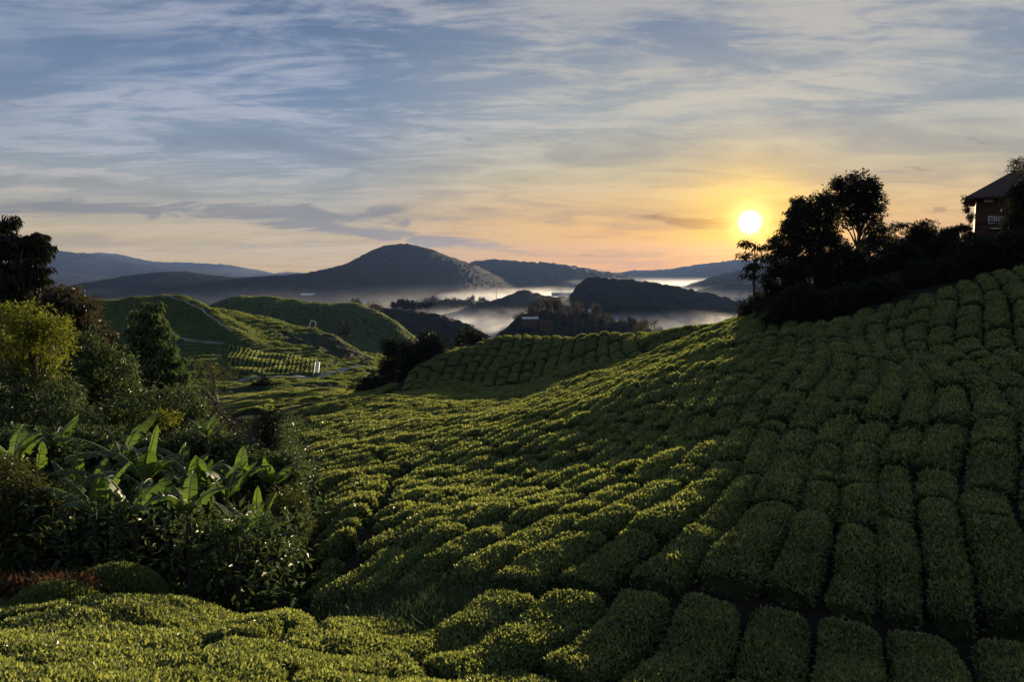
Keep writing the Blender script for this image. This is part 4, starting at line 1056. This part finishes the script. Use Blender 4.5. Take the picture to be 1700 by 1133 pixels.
for (px, py, hw, hh, d, nm_, lab) in [(1532, 400, 26, 24, 62, 'shrub', 'rounded dark bush left of the house with a spiky top'), (1572, 414, 28, 24, 60, 'shrub', 'rounded dark bush nearest the left wall of the house'),
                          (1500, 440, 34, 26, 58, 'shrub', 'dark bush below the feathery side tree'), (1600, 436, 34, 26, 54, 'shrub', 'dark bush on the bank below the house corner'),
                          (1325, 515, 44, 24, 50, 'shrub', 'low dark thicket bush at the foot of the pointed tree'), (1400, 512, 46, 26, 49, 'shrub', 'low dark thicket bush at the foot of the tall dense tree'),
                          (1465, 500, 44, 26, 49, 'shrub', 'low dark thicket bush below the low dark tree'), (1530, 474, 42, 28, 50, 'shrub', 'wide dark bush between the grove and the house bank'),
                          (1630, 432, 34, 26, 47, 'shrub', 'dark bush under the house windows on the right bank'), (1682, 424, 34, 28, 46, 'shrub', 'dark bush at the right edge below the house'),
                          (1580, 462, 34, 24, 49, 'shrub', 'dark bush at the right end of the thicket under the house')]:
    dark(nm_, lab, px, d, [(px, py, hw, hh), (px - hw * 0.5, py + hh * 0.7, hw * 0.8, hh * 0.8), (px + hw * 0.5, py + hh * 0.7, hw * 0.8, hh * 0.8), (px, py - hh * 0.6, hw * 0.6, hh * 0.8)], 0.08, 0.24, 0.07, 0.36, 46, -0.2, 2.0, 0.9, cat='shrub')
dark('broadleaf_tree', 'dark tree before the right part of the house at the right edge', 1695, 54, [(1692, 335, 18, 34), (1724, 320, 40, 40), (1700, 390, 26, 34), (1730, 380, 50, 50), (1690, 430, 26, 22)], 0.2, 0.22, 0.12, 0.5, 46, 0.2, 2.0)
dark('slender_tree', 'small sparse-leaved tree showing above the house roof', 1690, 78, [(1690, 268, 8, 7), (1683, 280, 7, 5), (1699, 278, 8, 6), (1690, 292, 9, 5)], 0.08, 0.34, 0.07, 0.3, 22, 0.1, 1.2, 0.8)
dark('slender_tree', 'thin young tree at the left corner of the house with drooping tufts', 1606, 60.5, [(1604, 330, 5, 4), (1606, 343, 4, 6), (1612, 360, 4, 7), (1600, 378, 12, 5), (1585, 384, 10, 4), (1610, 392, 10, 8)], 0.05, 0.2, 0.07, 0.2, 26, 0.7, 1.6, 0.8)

# --- house on the right ridge; local x runs along the lit-side wall, local y points away from the viewpoint
def house():
    c = at(1617, 400, 63.5); yaw = -math.atan2(c[0], c[1]) * 0.97
    gz = float(groundz(c[0], c[1])) - 0.3
    root = empty('house', (c[0], c[1], gz), 'brown two-storey house with pitched roof on the right ridge', 'house')
    root.rotation_euler.z = yaw
    dist = math.hypot(c[0], c[1])
    def loc(px, py, y=0.0):
        """where the sight line through a pixel meets the house plane local y"""
        rr_ = ray(px, py); cyw, syw = math.cos(-yaw), math.sin(-yaw)
        rx_, ry_ = rr_[0] * cyw - rr_[1] * syw, rr_[0] * syw + rr_[1] * cyw
        ox, oy = -c[0] * cyw + c[1] * syw, -c[0] * syw - c[1] * cyw
        t_ = (y - oy) / ry_
        return ox + rx_ * t_, rr_[2] * t_ - gz
    W_ = 9.5; Dp = 7.0
    he = loc(1620, 326)[1]
    mb = MB(); mb.box((W_ / 2, Dp / 2, he / 2 - 1), (W_, Dp, he + 2)); mb.build('wall', M['wood_wall'], root)
    mb = MB()
    for x_ in (0.06, 2.1, 4.1, 6.1): mb.box((x_, -0.06, he / 2 - 0.5), (0.16, 0.1, he + 1))
    mb.box((W_ / 2, -0.065, he * 0.52), (W_, 0.11, 0.14)); mb.build('wall_trim', M['roof_tile'], root)
    ov = 0.85
    hx, hz = loc(1676, 287, Dp / 2)
    x0, x1, y0, y1, ym = -ov, W_ + ov, -ov, Dp + ov, Dp / 2
    ez = he - 0.12; th = 0.16
    v = [(x0, y0, ez), (x1, y0, ez), (x1, y1, ez), (x0, y1, ez), (hx, ym, hz), (x1 - 3.0, ym, hz)]
    V = v + [(a_, b_, c_ - th) for a_, b_, c_ in v]
    rb = MB()
    rb.add(V, [(0, 1, 5, 4), (2, 3, 4, 5), (3, 0, 4, 4), (1, 2, 5, 5), (6, 10, 11, 7), (8, 11, 10, 9), (9, 10, 10, 6), (7, 11, 11, 8), (0, 6, 7, 1), (1, 7, 8, 2), (2, 8, 9, 3), (3, 9, 6, 0)], 0)
    rb.build('roof', M['roof_tile'], root)
    gt = MB(); gt.box((W_ / 2, y0 - 0.06, ez - 0.08), (W_ + 2 * ov, 0.12, 0.14)); gt.build('gutter', M['roof_tile'], root)
    def window(pxa, pxb, pya, pyb, panes):
        ax, az_ = loc(pxa, pya); bx_, bz_ = loc(pxb, pyb)
        wx, wz = bx_ - ax, az_ - bz_; cx_, cz_ = (ax + bx_) / 2, (az_ + bz_) / 2
        g = MB(); g.box((cx_, -0.03, cz_), (wx, 0.04, wz)); w_ = g.build('window', M['glass'], root)
        fr = MB(); t_ = 0.06
        fr.box((cx_, -0.085, az_ + t_ / 2), (wx + 2 * t_, 0.07, t_)); fr.box((cx_, -0.085, bz_ - t_ / 2), (wx + 2 * t_, 0.07, t_))
        fr.box((ax - t_ / 2, -0.083, cz_), (t_, 0.066, wz)); fr.box((bx_ + t_ / 2, -0.083, cz_), (t_, 0.066, wz))
        for k in range(1, panes): fr.box((ax + wx * k / panes, -0.08, cz_), (t_ * 0.8, 0.05, wz))
        fr.build('frame', M['white'], w_)
    window(1636, 1640.5, 329, 335, 1); window(1643, 1648, 328, 334, 1)
    window(1642, 1650, 360, 370, 1); window(1655, 1673, 361, 369, 5)
    ax, az_ = loc(1644, 380); bx_, bz_ = loc(1667, 382)
    lg_ = MB(); lg_.box(((ax + bx_) / 2, -0.35, az_), (bx_ - ax, 0.6, 0.08)); lg_.build('ledge', M['white'], root)
house()

# --- small structures in the valley
def draped(name, pl, width, mat_, lift, kind=None, n=60):
    P_ = np.array([at(*q)[:2] for q in pl]); t = np.linspace(0, len(P_) - 1, n)
    x = np.interp(t, range(len(P_)), P_[:, 0]); y = np.interp(t, range(len(P_)), P_[:, 1])
    dx, dy = np.gradient(x), np.gradient(y); ln = np.hypot(dx, dy); nx, ny = -dy / ln, dx / ln
    rows_ = []
    for s_ in np.linspace(-0.5, 0.5, 5):
        xx = x + nx * width * s_; yy = y + ny * width * s_
        rows_.append(np.stack([xx, yy, topz(x, y) + lift], 1))
    G = np.stack(rows_, 1)
    skirt = G[:, 0].copy(); skirt[:, 2] -= 3; skirt2 = G[:, -1].copy(); skirt2[:, 2] -= 3
    G = np.concatenate([skirt[:, None], G, skirt2[:, None]], 1)
    mb = MB(); mb.grid(G, smooth=False); o = mb.build(name, mat_); tag(o, kind=kind or 'structure'); return o
draped('road', [(375, 631, 236), (430, 634, 238), (480, 636, 236), (530, 632, 238), (560, 626, 246), (600, 620, 262), (625, 617, 275)], 3.4, M['road'], 1.0)
draped('path', [(270, 530, 370), (310, 545, 345), (350, 562, 322), (385, 576, 305)], 0.9, M['road'], 1.0)
draped('path', [(295, 580, 290), (330, 582, 290), (372, 585, 290)], 1.0, M['road'], 1.2)
# leaning white frame on the ridge
p0 = at(517, 552, 384); gz = float(topz(p0[0], p0[1]))
root = empty('white_frame', (p0[0], p0[1], gz), 'leaning white rectangular frame standing on the tea ridge', 'frame')
sx_ = F / 384.0
H_, W_ = 5.6, 2.6
def rbar(x0, z0, x1, z1, th, nm):
    mb = MB(); mb.tube([(x0, 0, z0), ((x0 + x1) / 2, 0, (z0 + z1) / 2), (x1, 0, z1)], th, 4); o = mb.build(nm, M['white'], root); return o
rbar(-1.7, 0, 0.0, H_, 0.27, 'post'); rbar(1.2, -0.5, 2.6, H_ - 1.0, 0.27, 'post'); rbar(-0.1, H_, 2.7, H_ - 0.9, 0.27, 'beam'); rbar(-1.8, 0.4, 1.3, -0.4, 0.27, 'beam')
# hut on stilted bank with a white stair down to the road
p1 = at(526, 600, 262); g1_ = float(topz(p1[0], p1[1])) + 0.7
hz_ = at(526, 601, 262)[2]
root = empty('hut', (p1[0], p1[1], g1_), 'small dark hut with pale roof at the top of the white stair', 'hut')
mb = MB(); mb.box((0, 0, 1.0), (1.6, 1.6, 2.4)); mb.build('wall', M['wood_wall'], root)
hb = 2.2
mb = MB(); mb.add([(-1.1, -1.1, hb), (1.1, -1.1, hb), (1.1, 1.1, hb), (-1.1, 1.1, hb), (0, 0, hb + 0.6), (-1.1, -1.1, hb - 0.12), (1.1, -1.1, hb - 0.12), (1.1, 1.1, hb - 0.12), (-1.1, 1.1, hb - 0.12)],
                  [(0, 1, 4, 4), (1, 2, 4, 4), (2, 3, 4, 4), (3, 0, 4, 4), (0, 5, 6, 1), (1, 6, 7, 2), (2, 7, 8, 3), (3, 8, 5, 0), (8, 7, 6, 5)]); mb.build('roof', M['metal_sheet'], root)
pa, pb = at(524, 631, 240), at(527, 606, 259)
root = empty('stairway', (pa[0], pa[1], pa[2]), 'white stairway climbing from the valley road to the small hut', 'stairway')
mb = MB(); nst = 16
for k in range(nst):
    t_ = (k + 0.5) / nst; q_ = pa + (pb - pa) * t_ - pa
    mb.box((q_[0], q_[1], q_[2]), (1.3, 1.0, 0.5))
mb.build('steps', M['metal_sheet'], root)
for s_ in (-0.75, 0.75):
    mb = MB(); mb.tube([(s_, 0, 0.9), ((pb - pa)[0] / 2 + s_, (pb - pa)[1] / 2, (pb - pa)[2] / 2 + 0.9), ((pb - pa)[0] + s_, (pb - pa)[1], (pb - pa)[2] + 0.9)], 0.14, 4)
    mb.build('handrail', M['white'], root)
# radio mast on the wooded ridge
pm = at(824, 496, 1640); root = empty('mast', pm, 'thin mast standing on the misty wooded ridge', 'mast')
mb = MB(); mb.tube([(0, 0, -8), (0, 0, 8), (0, 0, 30)], [0.7, 0.55, 0.3], 5); mb.build('pole', M['bark'], root)
mb = MB(); mb.box((0, 0, 22), (4.0, 0.5, 0.5)); mb.box((0, 0, 26), (3.0, 0.5, 0.5)); mb.build('crossbar', M['bark'], root)
# greenhouses and houses of the village
def shed(px, py, d, wx, dy, h, label, roof='metal_sheet', nm='village_house', rz=0.0, rise=0.35):
    p = at(px, py, d)
    root = empty(nm, p, label, 'house' if nm != 'greenhouse' else 'greenhouse'); root.rotation_euler.z = rz
    mb = MB(); mb.box((0, 0, h / 2 - 2), (wx, dy, h + 4)); mb.build('wall', M['white' if nm == 'greenhouse' else 'wood_wall'], root)
    mb = MB(); e_ = 0.4; rz_ = h + rise * dy
    v = [(-wx / 2 - e_, -dy / 2 - e_, h), (wx / 2 + e_, -dy / 2 - e_, h), (wx / 2 + e_, 0, rz_), (-wx / 2 - e_, 0, rz_), (-wx / 2 - e_, dy / 2 + e_, h), (wx / 2 + e_, dy / 2 + e_, h)]
    v2 = [(a_, b_, c_ - 0.2) for a_, b_, c_ in v]
    mb.add(v + v2, [(0, 1, 2, 3), (3, 2, 5, 4), (6, 9, 8, 7), (9, 10, 11, 8), (0, 6, 7, 1), (4, 5, 11, 10), (0, 3, 9, 6), (3, 4, 10, 9), (1, 7, 8, 2), (2, 8, 11, 5)]); mb.build('roof', M[roof], root)
    for k in range(3):
        mb = MB(); mb.box((-wx / 2 + wx * (k + 0.5) / 3, -dy / 2 - 0.03, h * 0.5), (wx / 8, 0.08, h * 0.35)); mb.build('window', M['glass'], root)
shed(985, 525, 575, 7, 6, 2.6, 'bright-roofed house at the right of the village hill', rise=0.5)
shed(948, 526, 580, 5, 5, 2.5, 'small house left of the bright-roofed house by the smoke', 'roof_tile')
shed(880, 534, 545, 11, 6, 2.2, 'long low pale-roofed house at the left of the village hill', 'metal_sheet', rz=0.05, rise=0.2)
shed(906, 540, 540, 9, 5, 2.2, 'low house right below the long pale-roofed house', 'roof_tile', rise=0.2)
shed(934, 489, 1560, 46, 16, 1.6, 'row of pale greenhouses on the ridge beyond the village', nm='greenhouse', rise=0.15)
shed(512, 492, 2500, 46, 30, 5, 'pale greenhouses at the foot of the tall mountain', nm='greenhouse', rise=0.15)

# ------------------------------------------------------------------ haze and valley mist
def vol_mat(name, color, dens, g, noise=None):
    m, t = mat(name)
    ins = {'Color': (*color, 1), 'Density': dens, 'Anisotropy': g}
    if noise:
        pos = t.n('ShaderNodeNewGeometry').outputs['Position']
        mp = t.n('ShaderNodeMapping', {'Vector': pos, 'Scale': noise[0]}).outputs[0]
        nz = t.noise(mp, 1.0, 3, 0.6)
        zz2 = t.n('ShaderNodeSeparateXYZ', {0: pos}).outputs[2]
        fall = t.mapr(zz2, noise[4], noise[3])
        ins['Density'] = t.m('MULTIPLY', t.m('MULTIPLY', t.m('MULTIPLY', fall, fall), t.mapr(nz, noise[1], noise[2])), dens)
    v = t.n('ShaderNodeVolumePrincipled', ins)
    t.n('ShaderNodeOutputMaterial', {'Volume': v.outputs[0]})
    return m
hm = MB(); hm.box((1000, 6600, 130), (34000, 14800, 560))
hz_o = hm.build('haze', vol_mat('haze', (0.30, 0.47, 1.0), 2.4e-5, 0.3)); tag(hz_o, kind='stuff')
def mist(px, d, zc, rx, ry, rz, dens, seed, g=0.4, color=(0.95, 0.95, 1.0), label='low white mist lying in the valley', name='mist'):
    x = at(px, 500, d)[0]; rz = rz * 2.1
    th = np.linspace(0, 2 * np.pi, 73); ph = np.linspace(-np.pi / 2, np.pi / 2, 15)
    TH_, PH_ = np.meshgrid(th, ph, indexing='ij')
    TH_[-1] = TH_[0]
    rw = 1 + 0.28 * fbm(np.cos(TH_) * 2.2 + seed, np.sin(TH_) * 2.2, seed, 4)
    xx = np.cos(TH_) * np.cos(PH_) * rx * rw; yy = np.sin(TH_) * np.cos(PH_) * ry * rw
    zz_ = np.sin(PH_) * rz * (1 + 0.8 * fbm(xx / (rx * 0.22) + seed, yy / (ry * 0.22), seed + 3, 4))
    mb = MB(); mb.grid(np.stack([x + xx, d + yy, zc + zz_], -1))
    o = mb.build(name, vol_mat(name, color, dens * 2.2, g, ((4.5 / rx, 4.5 / ry, 1.1 / rz), 0.33, 0.70, zc - rz * 0.5, zc + rz * 0.85))); tag(o, label, 'mist', kind='stuff'); return o
mist(745, 980, -78, 130, 260, 11, 0.00595, 1, label='white mist pooled in the valley behind the tree clump')
mist(700, 900, -72, 60, 120, 8, 0.00510, 2, label='small warm-lit bank of mist beside the far tea hill')
mist(800, 1250, -80, 180, 220, 12, 0.00340, 3, label='pale mist between the village hill and the wooded ridge')
mist(1140, 850, -62, 110, 160, 9, 0.00510, 4, label='thin mist lying behind the tea ridge below the dark hill')
mist(1060, 2500, -84, 620, 600, 20, 0.00306, 5, label='bright golden sea of mist beyond the dark hill')
mist(900, 2150, -80, 330, 230, 16, 0.00306, 6, label='bright mist behind the wooded ridge')
mist(1150, 3900, -70, 1100, 500, 26, 0.00238, 7, label='far golden mist before the last ridges at the right')
mist(560, 2000, -84, 760, 700, 34, 0.00045, 8, label='bluish mist along the foot of the tall mountain')
# smoke from the village
for k, (px, py, r_, dn) in enumerate([(946, 512, 3.5, 0.05)]):
    p = at(px, py, 570); mb = MB(); n = 14; t = np.linspace(0, 1, n)
    mb.tube(np.stack([p[0] - 3 * t ** 1.5 * 2.2 + 1.2 * np.sin(t * 9), np.full(n, p[1]), p[2] - 3 + 15 * t], 1), 0.6 + 6.0 * t * (1.15 - t * 0.5) + 0.4 * np.sin(t * 21), 12)
    i0 = 0
    o = mb.build('smoke', vol_mat('smoke', (0.9, 0.93, 1.0), 0.012, 0.3)); tag(o, 'pale smoke rising from the village hill', 'smoke', kind='stuff')
